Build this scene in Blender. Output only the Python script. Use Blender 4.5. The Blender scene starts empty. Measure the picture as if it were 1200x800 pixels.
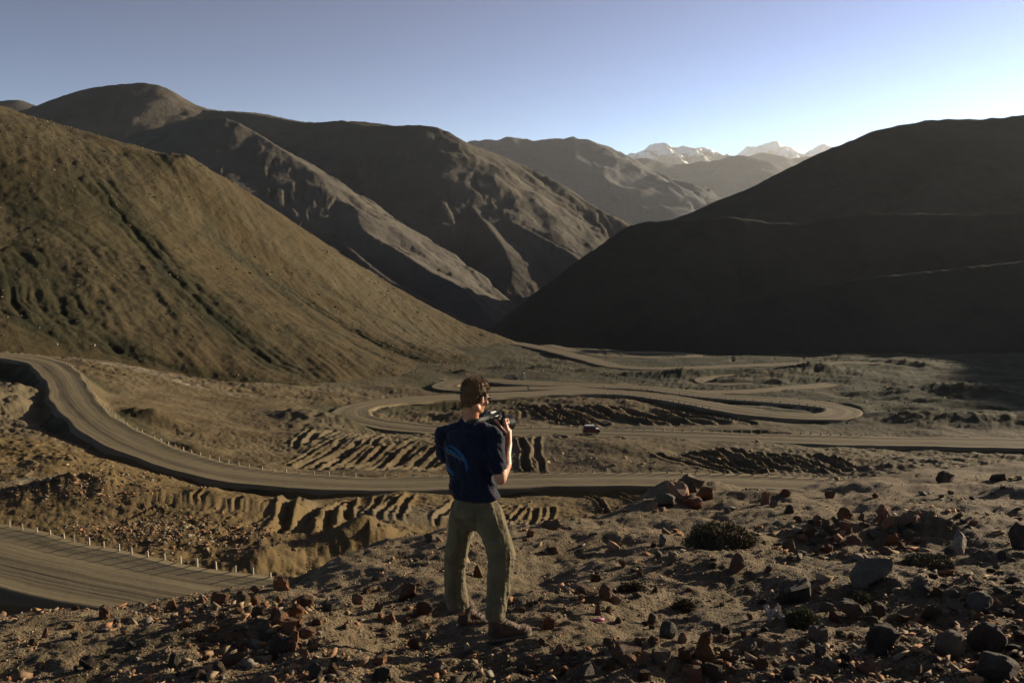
import bpy, bmesh, math, random
import numpy as np
from mathutils import Vector, Matrix, Euler, Quaternion

random.seed(7)
rng = np.random.default_rng(7)
scene = bpy.context.scene
COL = scene.collection
R = math.radians

# ------------------------------------------------------------------ camera
F = 1000.0 / 1200.0
PITCH = math.atan(0.1)
cam_d = bpy.data.cameras.new("camera_view")
cam_d.sensor_width = 36.0
cam_d.lens = 30.0
cam_d.clip_start = 0.05
cam_d.clip_end = 80000.0
cam = bpy.data.objects.new("camera_view", cam_d)
cam.location = (0, 0, 0)
cam.rotation_euler = (math.pi / 2 - PITCH, 0, 0)
COL.objects.link(cam)
scene.camera = cam

# ------------------------------------------------------------------ light
SUN_AZ = 59.0      # degrees to the right of straight ahead
SUN_EL = 11.0
world = bpy.data.worlds.new("World")
scene.world = world
world.use_nodes = True
wn = world.node_tree
wn.nodes.clear()
sky = wn.nodes.new("ShaderNodeTexSky")
sky.sky_type = 'NISHITA'
sky.sun_disc = False
sky.sun_elevation = R(SUN_EL)
sky.sun_rotation = R(SUN_AZ)
sky.altitude = 3800.0
sky.air_density = 1.0
sky.dust_density = 1.3
sky.ozone_density = 0.6
bg = wn.nodes.new("ShaderNodeBackground")
bg.inputs['Strength'].default_value = 0.08
wo = wn.nodes.new("ShaderNodeOutputWorld")
gam = wn.nodes.new('ShaderNodeGamma'); gam.inputs[1].default_value = 2.3      # added sky grade: dims the dome away from the sun, cuts skylight fill
sc_ = wn.nodes.new('ShaderNodeVectorMath'); sc_.operation = 'SCALE'; sc_.inputs['Scale'].default_value = 0.365
wn.links.new(sky.outputs[0], sc_.inputs[0])
wn.links.new(sc_.outputs[0], gam.inputs[0])
wn.links.new(gam.outputs[0], bg.inputs['Color'])
wn.links.new(bg.outputs[0], wo.inputs['Surface'])

sun_d = bpy.data.lights.new("sun", 'SUN')
sun_d.energy = 5.0
sun_d.angle = R(0.5)
sun_d.color = (1.0, 0.82, 0.58)
sun = bpy.data.objects.new("sun", sun_d)
az, el = R(SUN_AZ), R(SUN_EL)
SUNV = Vector((math.sin(az) * math.cos(el), math.cos(az) * math.cos(el), math.sin(el)))
sun.rotation_euler = SUNV.to_track_quat('Z', 'Y').to_euler()
COL.objects.link(sun)

scene.view_settings.view_transform = 'Standard'
scene.view_settings.look = 'None'
scene.view_settings.gamma = 1.0
scene.view_settings.use_curve_mapping = False
scene.view_settings.exposure = 1.4
scene.render.engine = 'CYCLES'
scene.cycles.max_bounces = 5
scene.cycles.diffuse_bounces = 2
scene.cycles.glossy_bounces = 2
scene.cycles.transmission_bounces = 3
scene.cycles.volume_bounces = 0
scene.cycles.use_denoising = True

# ------------------------------------------------------------------ geometry helpers
CP, SP = math.cos(PITCH), math.sin(PITCH)
def ray(px, py):
    rx = (px - 600.0) / 1000.0
    u = -(py - 400.0) / 1000.0
    return np.array([rx, CP + u * SP, -SP + u * CP])
def W(px, py, y):
    r = ray(px, py); return r * (y / r[1])
def WZ(px, py, z):
    r = ray(px, py); return r * (z / r[2])
def SCR(p):
    # world point to photograph coordinates (used to describe where a thing stands)
    x, y, z = p
    f = y * CP - z * SP
    up = y * SP + z * CP
    return 600 + 1000 * x / f, 400 - 1000 * up / f

# hash based gradient noise
def _h(ix, iy, seed):
    n = (ix.astype(np.int64) * 374761393 + iy.astype(np.int64) * 668265263 + seed * 1442695041) & 0xFFFFFFFF
    n = ((n ^ (n >> 13)) * 1274126177) & 0xFFFFFFFF
    n = (n ^ (n >> 16)) & 0xFFFFFFFF
    return n.astype(np.float64) * (2 * math.pi / 4294967296.0)
def noise(x, y, seed=0):
    ix = np.floor(x); iy = np.floor(y)
    fx = x - ix; fy = y - iy
    ux = fx * fx * fx * (fx * (fx * 6 - 15) + 10); uy = fy * fy * fy * (fy * (fy * 6 - 15) + 10)
    def g(a, b):
        t = _h(ix + a, iy + b, seed)
        return np.cos(t) * (fx - a) + np.sin(t) * (fy - b)
    n0 = g(0, 0) * (1 - ux) + g(1, 0) * ux
    n1 = g(0, 1) * (1 - ux) + g(1, 1) * ux
    return (n0 * (1 - uy) + n1 * uy) * 1.5
def fbm(x, y, octv=5, seed=0, gain=0.5):
    s = 0; a = 1.0
    for i in range(octv):
        s = s + a * noise(x, y, seed + i * 17)
        x, y = x * 1.6 + y * 1.2 + 3.1, y * 1.6 - x * 1.2 + 1.7
        a *= gain
    return s
def ridged(x, y, octv=4, seed=0, gain=0.5):
    s = 0; a = 1.0
    for i in range(octv):
        s = s + a * (1 - 2 * np.abs(noise(x, y, seed + i * 13)))
        x, y = x * 2.03 + 3.1, y * 2.03 + 1.7
        a *= gain
    return s
def sstep(a, b, x):
    t = np.clip((x - a) / (b - a), 0, 1)
    return t * t * (3 - 2 * t)

def tps(pts, lam=1e-3):
    P = np.array(pts, float)
    n = len(P); sc = 100.0
    xy = P[:, :2] / sc
    d2 = ((xy[:, None] - xy[None]) ** 2).sum(2)
    K = 0.5 * d2 * np.log(d2 + 1e-12)
    K[np.arange(n), np.arange(n)] = lam
    Q = np.c_[np.ones(n), xy]
    A = np.zeros((n + 3, n + 3)); A[:n, :n] = K; A[:n, n:] = Q; A[n:, :n] = Q.T
    w = np.linalg.solve(A, np.r_[P[:, 2], 0, 0, 0])
    def f(X, Y):
        x = X / sc; y = Y / sc
        z = w[n] + w[n + 1] * x + w[n + 2] * y
        for i in range(n):
            q = (x - xy[i, 0]) ** 2 + (y - xy[i, 1]) ** 2
            z = z + w[i] * 0.5 * q * np.log(q + 1e-12)
        return z
    return f

def link(o, parent=None):
    COL.objects.link(o)
    if parent is not None:
        o.parent = parent
    return o
def structure(o):
    o['kind'] = 'structure'; return o
def tag(o, label, cat, group=None):
    o['label'] = label; o['category'] = cat
    if group: o['group'] = group
    return o
def empty(name, loc, rz=0.0):
    o = bpy.data.objects.new(name, None)
    o.location = loc; o.rotation_euler = (0, 0, rz); o.empty_display_size = 0.2
    return link(o)

def grid_mesh(name, X, Y, Z, mat, attrs=None, smooth=True):
    nr, nc = X.shape
    me = bpy.data.meshes.new(name)
    n = nr * nc
    me.vertices.add(n)
    me.vertices.foreach_set('co', np.stack([X, Y, Z], -1).reshape(-1).astype(np.float32))
    i = np.arange(nr - 1)[:, None] * nc + np.arange(nc - 1)[None]
    q = np.stack([i, i + 1, i + nc + 1, i + nc], -1).reshape(-1, 4)
    m = len(q)
    me.loops.add(m * 4); me.polygons.add(m)
    me.loops.foreach_set('vertex_index', q.reshape(-1).astype(np.int32))
    me.polygons.foreach_set('loop_start', (np.arange(m) * 4).astype(np.int32))
    me.polygons.foreach_set('loop_total', np.full(m, 4, np.int32))
    me.update(calc_edges=True)
    if smooth:
        me.polygons.foreach_set('use_smooth', np.ones(m, bool))
    for k, v in (attrs or {}).items():
        a = me.attributes.new(k, 'FLOAT', 'POINT')
        a.data.foreach_set('value', v.reshape(-1).astype(np.float32))
    me.materials.append(mat)
    o = bpy.data.objects.new(name, me)
    return link(o)

def raw_mesh(name, verts, faces, mat, smooth=False, parent=None):
    me = bpy.data.meshes.new(name)
    me.from_pydata([tuple(v) for v in verts], [], [tuple(f) for f in faces])
    me.update()
    if smooth:
        me.polygons.foreach_set('use_smooth', np.ones(len(me.polygons), bool))
    if mat is not None: me.materials.append(mat)
    return link(bpy.data.objects.new(name, me), parent)

# ------------------------------------------------------------------ materials
class NT:
    def __init__(s, name, rough=0.9, spec=0.25):
        s.m = bpy.data.materials.new(name); s.m.use_nodes = True
        s.t = s.m.node_tree; s.n = s.t.nodes; s.l = s.t.links
        s.b = s.n['Principled BSDF']
        s.b.inputs['Roughness'].default_value = rough
        s.b.inputs['Specular IOR Level'].default_value = spec
    def new(s, typ, **kw):
        o = s.n.new(typ)
        for k, v in kw.items(): setattr(o, k, v)
        return o
    def link(s, a, b): s.l.new(a, b)
    def pos(s):
        if not hasattr(s, '_p'):
            s._p = s.new('ShaderNodeNewGeometry').outputs['Position']
        return s._p
    def obj(s):
        if not hasattr(s, '_o'):
            s._o = s.new('ShaderNodeTexCoord').outputs['Object']
        return s._o
    def map(s, vec, scale=(1, 1, 1), rot=(0, 0, 0), loc=(0, 0, 0)):
        m = s.new('ShaderNodeMapping'); s.link(vec, m.inputs['Vector'])
        m.inputs['Scale'].default_value = scale; m.inputs['Rotation'].default_value = rot
        m.inputs['Location'].default_value = loc
        return m.outputs[0]
    def noise(s, vec, scale, detail=4, rough=0.55, dist=0.0):
        t = s.new('ShaderNodeTexNoise'); s.link(vec, t.inputs['Vector'])
        t.inputs['Scale'].default_value = scale; t.inputs['Detail'].default_value = detail
        t.inputs['Roughness'].default_value = rough; t.inputs['Distortion'].default_value = dist
        return t.outputs['Fac']
    def vor(s, vec, scale, feat='F1', out='Distance'):
        t = s.new('ShaderNodeTexVoronoi'); s.link(vec, t.inputs['Vector'])
        t.feature = feat; t.inputs['Scale'].default_value = scale
        return t.outputs[out]
    def ramp(s, fac, a, b, ca=0.0, cb=1.0):
        r = s.new('ShaderNodeMapRange'); s.link(fac, r.inputs['Value'])
        r.interpolation_type = 'SMOOTHSTEP'
        r.inputs['From Min'].default_value = a; r.inputs['From Max'].default_value = b
        r.inputs['To Min'].default_value = ca; r.inputs['To Max'].default_value = cb
        return r.outputs[0]
    def mix(s, fac, a, b):
        m = s.new('ShaderNodeMix', data_type='RGBA')
        for sock, v in ((m.inputs[0], fac), (m.inputs[6], a), (m.inputs[7], b)):
            if isinstance(v, bpy.types.NodeSocket): s.link(v, sock)
            elif isinstance(v, (int, float)): sock.default_value = v
            else: sock.default_value = (*v, 1)
        return m.outputs[2]
    def math(s, op, a, b=0.0):
        m = s.new('ShaderNodeMath', operation=op)
        for sock, v in ((m.inputs[0], a), (m.inputs[1], b)):
            if isinstance(v, bpy.types.NodeSocket): s.link(v, sock)
            else: sock.default_value = v
        return m.outputs[0]
    def attr(s, name):
        return s.new('ShaderNodeAttribute', attribute_name=name).outputs['Fac']
    def color(s, c):
        if isinstance(c, bpy.types.NodeSocket): s.link(c, s.b.inputs['Base Color'])
        else: s.b.inputs['Base Color'].default_value = (*c, 1)
    def bump(s, *hs):
        prev = None
        for h, dist, st in hs:
            b = s.new('ShaderNodeBump'); s.link(h, b.inputs['Height'])
            b.inputs['Distance'].default_value = dist; b.inputs['Strength'].default_value = st
            if prev: s.link(prev, b.inputs['Normal'])
            prev = b.outputs[0]
        s.link(prev, s.b.inputs['Normal'])

def m_foreground():
    t = NT('foreground_soil', 0.95, 0.15); p = t.pos()
    big = t.noise(p, 0.8, 4, 0.6); mid = t.noise(p, 6, 5, 0.65); fine = t.noise(p, 60, 4, 0.7)
    c = t.mix(t.ramp(mid, .35, .68), (0.085, 0.063, 0.037), (0.146, 0.115, 0.071))
    c = t.mix(t.ramp(big, .45, .68, 0, .8), c, (0.153, 0.124, 0.080))
    c = t.mix(t.ramp(t.noise(t.map(p, loc=(7, 3, 0)), 2.2, 5, .65), .50, .62), c, (0.053, 0.046, 0.024))
    c = t.mix(t.ramp(fine, .3, .75, 0, .55), c, (0.204, 0.152, 0.090))
    v = t.vor(p, 38); c = t.mix(t.ramp(v, .08, .3, .6, 0), c, (0.163, 0.097, 0.050))
    t.color(c)
    t.bump((mid, .06, .7), (fine, .016, 1.0), (t.vor(p, 45), .014, .8))
    return t.m
def m_valley():
    t = NT('valley_soil', 0.95, 0.1); p = t.pos()
    big = t.noise(p, 0.02, 5, 0.6); mid = t.noise(p, .11, 6, 0.65); fine = t.noise(p, 1.2, 4, .7)
    c = t.mix(t.ramp(mid, .38, .64), (0.072, 0.053, 0.027), (0.121, 0.093, 0.052))
    c = t.mix(t.ramp(big, .45, .62), c, (0.106, 0.086, 0.052))
    c = t.mix(t.ramp(fine, .5, .75, 0, .5), c, (0.054, 0.043, 0.021))
    g = t.attr('green'); gn = t.ramp(t.noise(t.map(p, (.05, .12, .1)), 1.0, 5, .65), .30, .50)
    c = t.mix(t.math('MULTIPLY', g, gn), c, (0.030, 0.033, 0.016))
    s = t.attr('salt'); sn = t.ramp(t.noise(p, .35, 5, .65), .45, .6)
    c = t.mix(t.math('MULTIPLY', s, sn), c, (0.217, 0.201, 0.165))
    w = t.attr('earth'); c = t.mix(t.math('MULTIPLY', w, t.ramp(fine, .2, .8, .6, 1)), c, (0.112, 0.078, 0.034))
    t.color(c)
    t.bump((mid, 1.2, .35), (fine, .25, .6), (t.noise(p, 5, 3, .7), .06, .5))
    return t.m
def m_road():
    t = NT('road_dust', 0.95, 0.1)
    uv = t.new('ShaderNodeUVMap').outputs[0]; p = t.pos()
    st = t.noise(t.map(uv, (2.2, .03, 1)), 1.0, 4, .6)
    fine = t.noise(p, .9, 5, .7)
    tr = t.noise(t.map(uv, (.9, .012, 1), loc=(3, 0, 0)), 1.0, 2, .5)
    c = t.mix(t.ramp(st, .25, .78), (0.128, 0.104, 0.061), (0.198, 0.166, 0.104))
    c = t.mix(t.ramp(t.noise(p, .08, 3, .5), .4, .65), c, (0.166, 0.137, 0.084))
    c = t.mix(t.ramp(tr, .5, .62, 0, .55), c, (0.089, 0.071, 0.043))
    c = t.mix(t.ramp(fine, .5, .8, 0, .35), c, (0.079, 0.063, 0.038))
    t.color(c)
    t.bump((st, .12, .5), (fine, .06, .6))
    return t.m
def m_hill():
    t = NT('dry_grass_slope', 0.95, 0.1); p = t.pos()
    big = t.noise(p, .008, 5, .6); mid = t.noise(p, .045, 6, .65); fine = t.noise(p, .5, 5, .75)
    streak = t.noise(t.map(p, (.30, .014, .02), rot=(0, 0, R(-38))), 1.0, 6, .65)
    c = t.mix(t.ramp(big, .40, .62), (0.059, 0.042, 0.019), (0.072, 0.058, 0.030))
    c = t.mix(t.ramp(streak, .42, .62, 0, .55), c, (0.037, 0.031, 0.015))
    c = t.mix(t.ramp(mid, .52, .72, 0, .6), c, (0.096, 0.073, 0.036))
    c = t.mix(t.ramp(fine, .48, .75, 0, .45), c, (0.038, 0.030, 0.014))
    c = t.mix(t.math('MULTIPLY', t.attr('green'), t.ramp(mid, .3, .6, .45, 1)), c, (0.017, 0.019, 0.008))
    c = t.mix(t.math('MULTIPLY', t.attr('salt'), t.ramp(fine, .35, .6)), c, (0.135, 0.121, 0.086))
    t.color(c)
    sp = t.noise(p, 1.7, 4, .8); c = t.mix(t.ramp(sp, .5, .68, 0, .5), c, (.038, .032, .018)); t.color(c)
    t.bump((sp, .3, .6), (streak, .7, .35), (mid, 2.0, .35), (fine, .6, .7))
    return t.m
def m_mountain(name, ca, cb, cd, s=1.0, snow=False):
    t = NT(name, 0.95, 0.08); p = t.pos()
    big = t.noise(p, .0022 * s, 5, .6); mid = t.noise(p, .012 * s, 6, .65); fine = t.noise(p, .07 * s, 5, .75)
    c = t.mix(t.ramp(big, .4, .62), ca, cb)
    c = t.mix(t.ramp(mid, .45, .7, 0, .7), c, cd)
    c = t.mix(t.ramp(fine, .45, .75, 0, .35), c, tuple(x * 1.35 for x in ca))
    if snow:
        c = t.mix(t.attr('snow'), c, (.82, .84, .88))
    t.color(c)
    t.bump((mid, 14 / s, .45), (fine, 3.0 / s, .6))
    return t.m

M_FG = m_foreground(); M_VAL = m_valley(); M_ROAD = m_road(); M_HILL = m_hill()

# ------------------------------------------------------------------ terrain functions
EX = np.array([-60, -30, -12, -4.3, -2.1, -1.4, -.4, 1.3, 3.9, 6.6, 9.8, 12.8, 40, 120.])
EY = np.array([1, 2.2, 4.6, 7.2, 7.9, 9.1, 10.6, 12.6, 15.2, 17.0, 19.6, 21.4, 42, 90.])
def f_plane(X, Y):
    return -1.67 - 0.167 * Y + 0.004 * X
def f_fore(X, Y):
    """the stony shoulder the person stands on, without fine relief"""
    ye = np.interp(X, EX, EY) + .5 * noise(X * .5, X * 0 + 3.3, 5)
    s = (Y - ye) * .78
    pl = f_plane(X, Y) + .16 * fbm(X * .35, Y * .35, 3, 11) * sstep(1.5, 5, Y)
    drop = np.where(s > -1.5, .20 * (s + 1.5 + np.sqrt((s + 1.5) ** 2 * 0 + (s) ** 2 + .6)) , 0)
    k = .40
    soft = k * .5 * (s + np.sqrt(s * s + .5))
    return pl - soft, s

VP = []
def vp(px, py, z): VP.append(WZ(px, py, z))
for a in [(-250, 560, -22), (-300, 480, -23), (0, 600, -24), (150, 600, -25), (300, 605, -27), (150, 562, -27.3), (0, 520, -26.8), (0, 470, -26), (-200, 440, -24),
          (60, 440, -25.4), (100, 490, -27.5), (200, 535, -29), (330, 565, -30.8), (450, 566, -31), (600, 566, -31.2), (750, 564, -31.5), (1000, 566, -32), (1200, 572, -32),
          (1500, 580, -31), (400, 622, -25.5), (480, 600, -28), (600, 600, -29.2), (750, 592, -30),
          (380, 552, -34.7), (400, 517, -33.8), (600, 551, -35.1), (600, 516, -34.3), (900, 552, -35.2), (900, 524, -34.0), (1050, 545, -34), (1200, 545, -35), (750, 553, -35.0), (750, 520, -34.2),
          (1200, 522, -38.5), (900, 514, -38.5), (700, 506, -38.7), (600, 503, -39), (480, 500, -39.2),
          (405, 487, -39.6), (470, 467, -42.3), (600, 463, -43), (700, 457, -43.5), (600, 485, -41.5), (820, 490, -40.8), (1000, 500, -40),
          (1000, 482, -42), (800, 462, -43.6), (900, 470, -43), (620, 447, -45), (515, 452, -44), (700, 440, -47), (860, 440, -46), (1000, 450, -45), (1100, 470, -43),
          (1200, 480, -43), (1500, 480, -40), (1200, 440, -48), (1400, 440, -46), (900, 427, -50), (1020, 425, -50), (700, 428, -50.5), (1200, 420, -52), (760, 415, -54), (650, 415, -53), (615, 404, -55),
          (120, 424, -28), (200, 441, -33), (300, 455, -37), (390, 462, -41), (200, 470, -31.5), (300, 500, -33.5), (350, 480, -37), (250, 500, -31.5), (120, 450, -27), (-200, 400, -22)]:
    vp(*a)
for w in [(-300, 330, -36), (-200, 400, -42), (-100, 500, -52), (-60, 700, -88), (150, 760, -96), (350, 700, -84), (20, 600, -72), (600, 500, -50), (700, 300, -40), (-500, 200, -22), (-400, 60, -12), (300, 60, -24), (120, 70, -28), (0, 60, -26), (60, 90, -30), (500, 120, -28), (-60, 45, -20), (-15, 50, -22)]:
    VP.append(np.array(w, float))
f_val = tps(VP, .02)

def catmull(P, step=4.0):
    P = [np.array(p, float) for p in P]
    P = [2 * P[0] - P[1]] + P + [2 * P[-1] - P[-2]]
    out = []
    for i in range(1, len(P) - 2):
        a, b, c, d = P[i - 1:i + 3]
        n = max(2, int(np.linalg.norm(c - b) / step))
        for k in range(n):
            t = k / n
            out.append(.5 * ((2 * b) + (-a + c) * t + (2 * a - 5 * b + 4 * c - d) * t * t + (-a + 3 * b - 3 * c + d) * t ** 3))
    out.append(P[-2])
    return np.array(out)

ROADS = {}
def road(key, pts, hw, bank=1.3):
    ROADS[key] = (catmull([WZ(*p) for p in pts]), hw, bank)
road('lower', [(-420, 585, -20.5), (-200, 608, -20.8), (0, 650, -21), (100, 675, -21), (200, 694, -21), (310, 713, -21.2), (450, 735, -22), (640, 755, -24)], 4.2, 1.1)
road('left', [(-260, 424, -20), (-120, 418, -21), (-20, 416, -22.2), (40, 421, -23), (72, 440, -24.2), (84, 465, -25.2), (108, 492, -26.4), (150, 517, -27.6), (220, 543, -28.8), (310, 561, -29.6), (410, 567, -29.9), (530, 566, -30.1), (700, 562, -30.3), (850, 564, -30.6), (1000, 570, -31), (1200, 580, -31), (1450, 590, -31)], 3.6, 1.15)
road('van', [(1600, 528, -36.5), (1350, 524, -37), (1200, 520, -37.3), (1000, 516.5, -37.6), (850, 512, -37.8), (720, 508, -38), (620, 505.5, -38.2), (540, 505, -38.3), (470, 500, -38.4), (425, 492, -38.6), (410, 484, -39), (425, 475, -39.8), (470, 469, -40.6), (540, 465, -41.3), (620, 461.5, -42), (700, 459, -42.4), (760, 463, -42.3), (820, 473, -41.6), (875, 482.5, -41), (930, 487.5, -41), (975, 488, -41.2), (990, 482, -41.6), (965, 474.5, -42), (900, 468.5, -42.4), (830, 463.5, -42.8), (760, 455, -43.4), (700, 452, -43.9), (620, 449, -44.2), (560, 445.5, -44.5), (525, 449, -44.4), (522, 454, -44.2), (550, 456.5, -44.1), (620, 455, -44)], 4.6, 1.2)
road('far_branch', [(620, 455, -43.9), (720, 455.5, -43.9), (800, 459, -43.6), (870, 459, -43.9), (940, 453.5, -44.6), (985, 449, -45)], 3.6, .5)
road('loop', [(915, 438, -47), (860, 440, -46.6), (825, 444, -46), (822, 448, -45.6), (850, 450, -45.4), (900, 449.5, -45.3)], 3.2, .5)
road('far', [(570, 398, -54), (610, 403, -53.5), (650, 411, -52.5), (690, 421, -51), (730, 430, -50), (790, 431.5, -49.6), (870, 428.5, -49.8), (950, 426, -50), (1010, 425, -50), (1060, 428, -49.5)], 5.0, .7)
road('far_shadow', [(640, 404, -54), (690, 414, -53.2), (740, 418, -53), (790, 419, -53), (815, 417, -53.5), (790, 413.5, -54), (720, 413, -54.2)], 4.0, .4)

def road_field(X, Y, margin=30):
    sh = X.shape; x = X.ravel(); y = Y.ravel()
    E = np.full(x.shape, 1e9); ZR = np.zeros_like(x); SD = np.zeros_like(x); BK = np.zeros_like(x)
    for key, (P, hw, bank) in ROADS.items():
        bx0, by0 = P[:, :2].min(0) - margin; bx1, by1 = P[:, :2].max(0) + margin
        idx0 = np.nonzero((x > bx0) & (x < bx1) & (y > by0) & (y < by1))[0]
        xs, ys = x[idx0], y[idx0]
        for i in range(len(P) - 1):
            a, b = P[i], P[i + 1]
            lo = np.minimum(a, b)[:2] - margin; hi = np.maximum(a, b)[:2] + margin
            k = np.nonzero((ys > lo[1]) & (ys < hi[1]))[0]
            k = k[(xs[k] > lo[0]) & (xs[k] < hi[0])]
            if not len(k): continue
            idx = idx0[k]; px = xs[k]; py = ys[k]
            d = b[:2] - a[:2]; L2 = d @ d + 1e-9
            t = np.clip(((px - a[0]) * d[0] + (py - a[1]) * d[1]) / L2, 0, 1)
            ox = px - (a[0] + t * d[0]); oy = py - (a[1] + t * d[1])
            dist = np.hypot(ox, oy); e = dist - hw
            up = e < E[idx]
            j = idx[up]
            E[j] = e[up]; ZR[j] = (a[2] + t * (b[2] - a[2]))[up]
            SD[j] = ((ox * SUNV.x + oy * SUNV.y) / (dist + 1e-6) / math.cos(el))[up]; BK[j] = bank
    return E.reshape(sh), ZR.reshape(sh), SD.reshape(sh), BK.reshape(sh)

# furrows left by bulldozers: (x1,y1)-(x2,y2) in photograph terms, fixed to the ground
FUR = []
rr = random.Random(3)
def fan(top, bot, n, z, w=1.5, h=.9, jit=4, skip=.1, bend=0.0):
    (a, b), (c, d) = top, bot
    for i in range(n):
        if rr.random() < skip: continue
        t = (i + rr.uniform(-.3, .3)) / max(1, n - 1)
        p = (a[0] + (b[0] - a[0]) * t + rr.uniform(-jit, jit), a[1] + (b[1] - a[1]) * t + rr.uniform(-2, 2))
        q = (c[0] + (d[0] - c[0]) * t + rr.uniform(-jit, jit), c[1] + (d[1] - c[1]) * t + rr.uniform(-2, 2))
        FUR.append((WZ(p[0], p[1], z), WZ(q[0], q[1], z), w * rr.uniform(.7, 1.3), h * rr.uniform(.6, 1.35)))
fan(((392, 516), (530, 524)), ((335, 555), (500, 556)), 12, -34.3, .62, .8, 4)                    # left of the person, leaning
fan(((365, 500), (450, 503)), ((345, 530), (405, 520)), 6, -34.6, .6, .7, 6)
fan(((420, 505), (500, 510)), ((400, 520), (470, 524)), 5, -34.4, .55, .6, 6)
fan(((575, 470), (800, 476)), ((650, 501), (880, 504)), 14, -41, 1.0, 1.5, 6)                   # above the van road
fan(((600, 472), (700, 476)), ((620, 490), (740, 500)), 5, -41.5, .7, .8, 9)
fan(((700, 474), (780, 478)), ((760, 500), (850, 504)), 4, -41, 1.5, 1.4, 4)
fan(((800, 524), (985, 530)), ((885, 556), (1020, 557)), 14, -34.6, .62, .8, 2)                # hatching right of centre
fan(((770, 530), (860, 522)), ((850, 555), (905, 556)), 6, -34.6, .62, .75, 3)
fan(((612, 514), (630, 514)), ((620, 552), (636, 552)), 2, -34.8, .7, .8, 0, 0)
fan(((395, 584), (660, 584)), ((375, 636), (640, 612)), 12, -28.5, .40, .60, 12, .1)            # below the middle road
fan(((690, 572), (770, 572)), ((720, 604), (800, 596)), 8, -30, .42, .75, 4)
fan(((350, 582), (390, 584)), ((325, 650), (372, 648)), 4, -27, .8, .75, 5, 0)
fan(((230, 588), (340, 585)), ((150, 628), (260, 650)), 8, -26, .3, .2, 10)                     # soft scrapes
fan(((15, 588), (150, 565)), ((40, 600), (160, 580)), 10, -26, .4, .3, 8)
fan(((220, 566), (300, 576)), ((240, 574), (310, 584)), 9, -27.5, .3, .3, 4)
fan(((860, 415), (1000, 415)), ((865, 423), (1010, 421)), 5, -52, 1, .4, 8)
fan(((640, 508), (760, 514)), ((665, 525), (800, 522)), 7, -37, .5, .45, 8)
fan(((850, 415), (900, 430)), ((780, 438), (830, 445)), 0, -48, .5, .45, 8)

def apply_furrows(X, Y, Z):
    sh = X.shape; x = X.ravel(); y = Y.ravel(); z = Z.ravel()
    wx = x + .25 * noise(x * .2, y * .2, 41) + .05 * noise(x * .9, y * .9, 43); wy = y + .4 * noise(x * .12, y * .12, 42)
    for a, b, w, h in FUR:
        L = np.linalg.norm((b - a)[:2]); u = (b - a)[:2] / L
        m = 4 * w + 1
        k = np.nonzero((wx > min(a[0], b[0]) - m) & (wx < max(a[0], b[0]) + m) & (wy > min(a[1], b[1]) - m) & (wy < max(a[1], b[1]) + m))[0]
        if not len(k): continue
        t = (wx[k] - a[0]) * u[0] + (wy[k] - a[1]) * u[1]
        s = (wx[k] - a[0]) * -u[1] + (wy[k] - a[1]) * u[0] + .22 * np.sin(t * .3 + a[0])
        xx_, yy_ = x[k], y[k]
        end = sstep(-w, w, t) * sstep(-w, w, L - t)
        r = s / w
        end = end * (.85 + .3 * noise(xx_ * .5, yy_ * .5, 47))
        z[k] += h * end * (-.9 * np.clip(1 - np.abs(r) * .95, 0, 1) + .6 * np.clip(1 - np.abs(r - 1.45) * 1.5, 0, 1) + .4 * np.clip(1 - np.abs(r + 1.45) * 1.5, 0, 1))
    return z.reshape(sh)

# banks and dips: centre (photo), z, radius across, radius deep, height
BUMPS = []
for px, py, z, rx, ry, h in [(425, 640, -25.5, 3.2, 3.5, 2.2), (305, 660, -24, 2.4, 3, 1.2), (60, 545, -26, 6, 6, 1.2), (30, 465, -26, 9, 10, 2.0), (-10, 480, -26, 8, 6, 2.2),
                             (175, 497, -30.5, 5, 3, 1.6), (225, 520, -30, 4, 3, 1.2), (25, 540, -26, 3, 4, -1.2), (120, 585, -26, 5, 5, 1.4), (55, 590, -26, 4, 4, 1.0), (250, 590, -27, 9, 6, 1.2),
                             (380, 497, -37, 10, 7, 2.4), (350, 505, -36, 7, 5, 1.2), (440, 505, -37, 8, 4, -1.2), (560, 484, -41, 14, 5, 1.2), (900, 441, -47, 17, 12, 3.2), (960, 437, -47, 18, 10, 3.4), (800, 440, -47, 10, 8, 2.4),
                             (740, 440, -47, 12, 8, 2.0), (1090, 495, -41, 14, 9, 1.8), (1150, 462, -44, 18, 8, 2.2), (1060, 460, -44, 16, 7, 1.6), (1180, 500, -41, 12, 7, 1.6), (1020, 520, -38, 9, 6, .9),
                             (645, 432, -48, 9, 7, 1.8), (595, 430, -47, 7, 5, 1.5), (545, 436, -46, 6, 5, 1.6), (690, 436, -48, 8, 7, 2), (1040, 548, -34, 5, 3, 1.0), (1075, 540, -35, 4, 4, .8), (480, 585, -29, 5, 3, .8)]:
    c = WZ(px, py, z); BUMPS.append((c[0], c[1], rx, ry, h))

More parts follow.
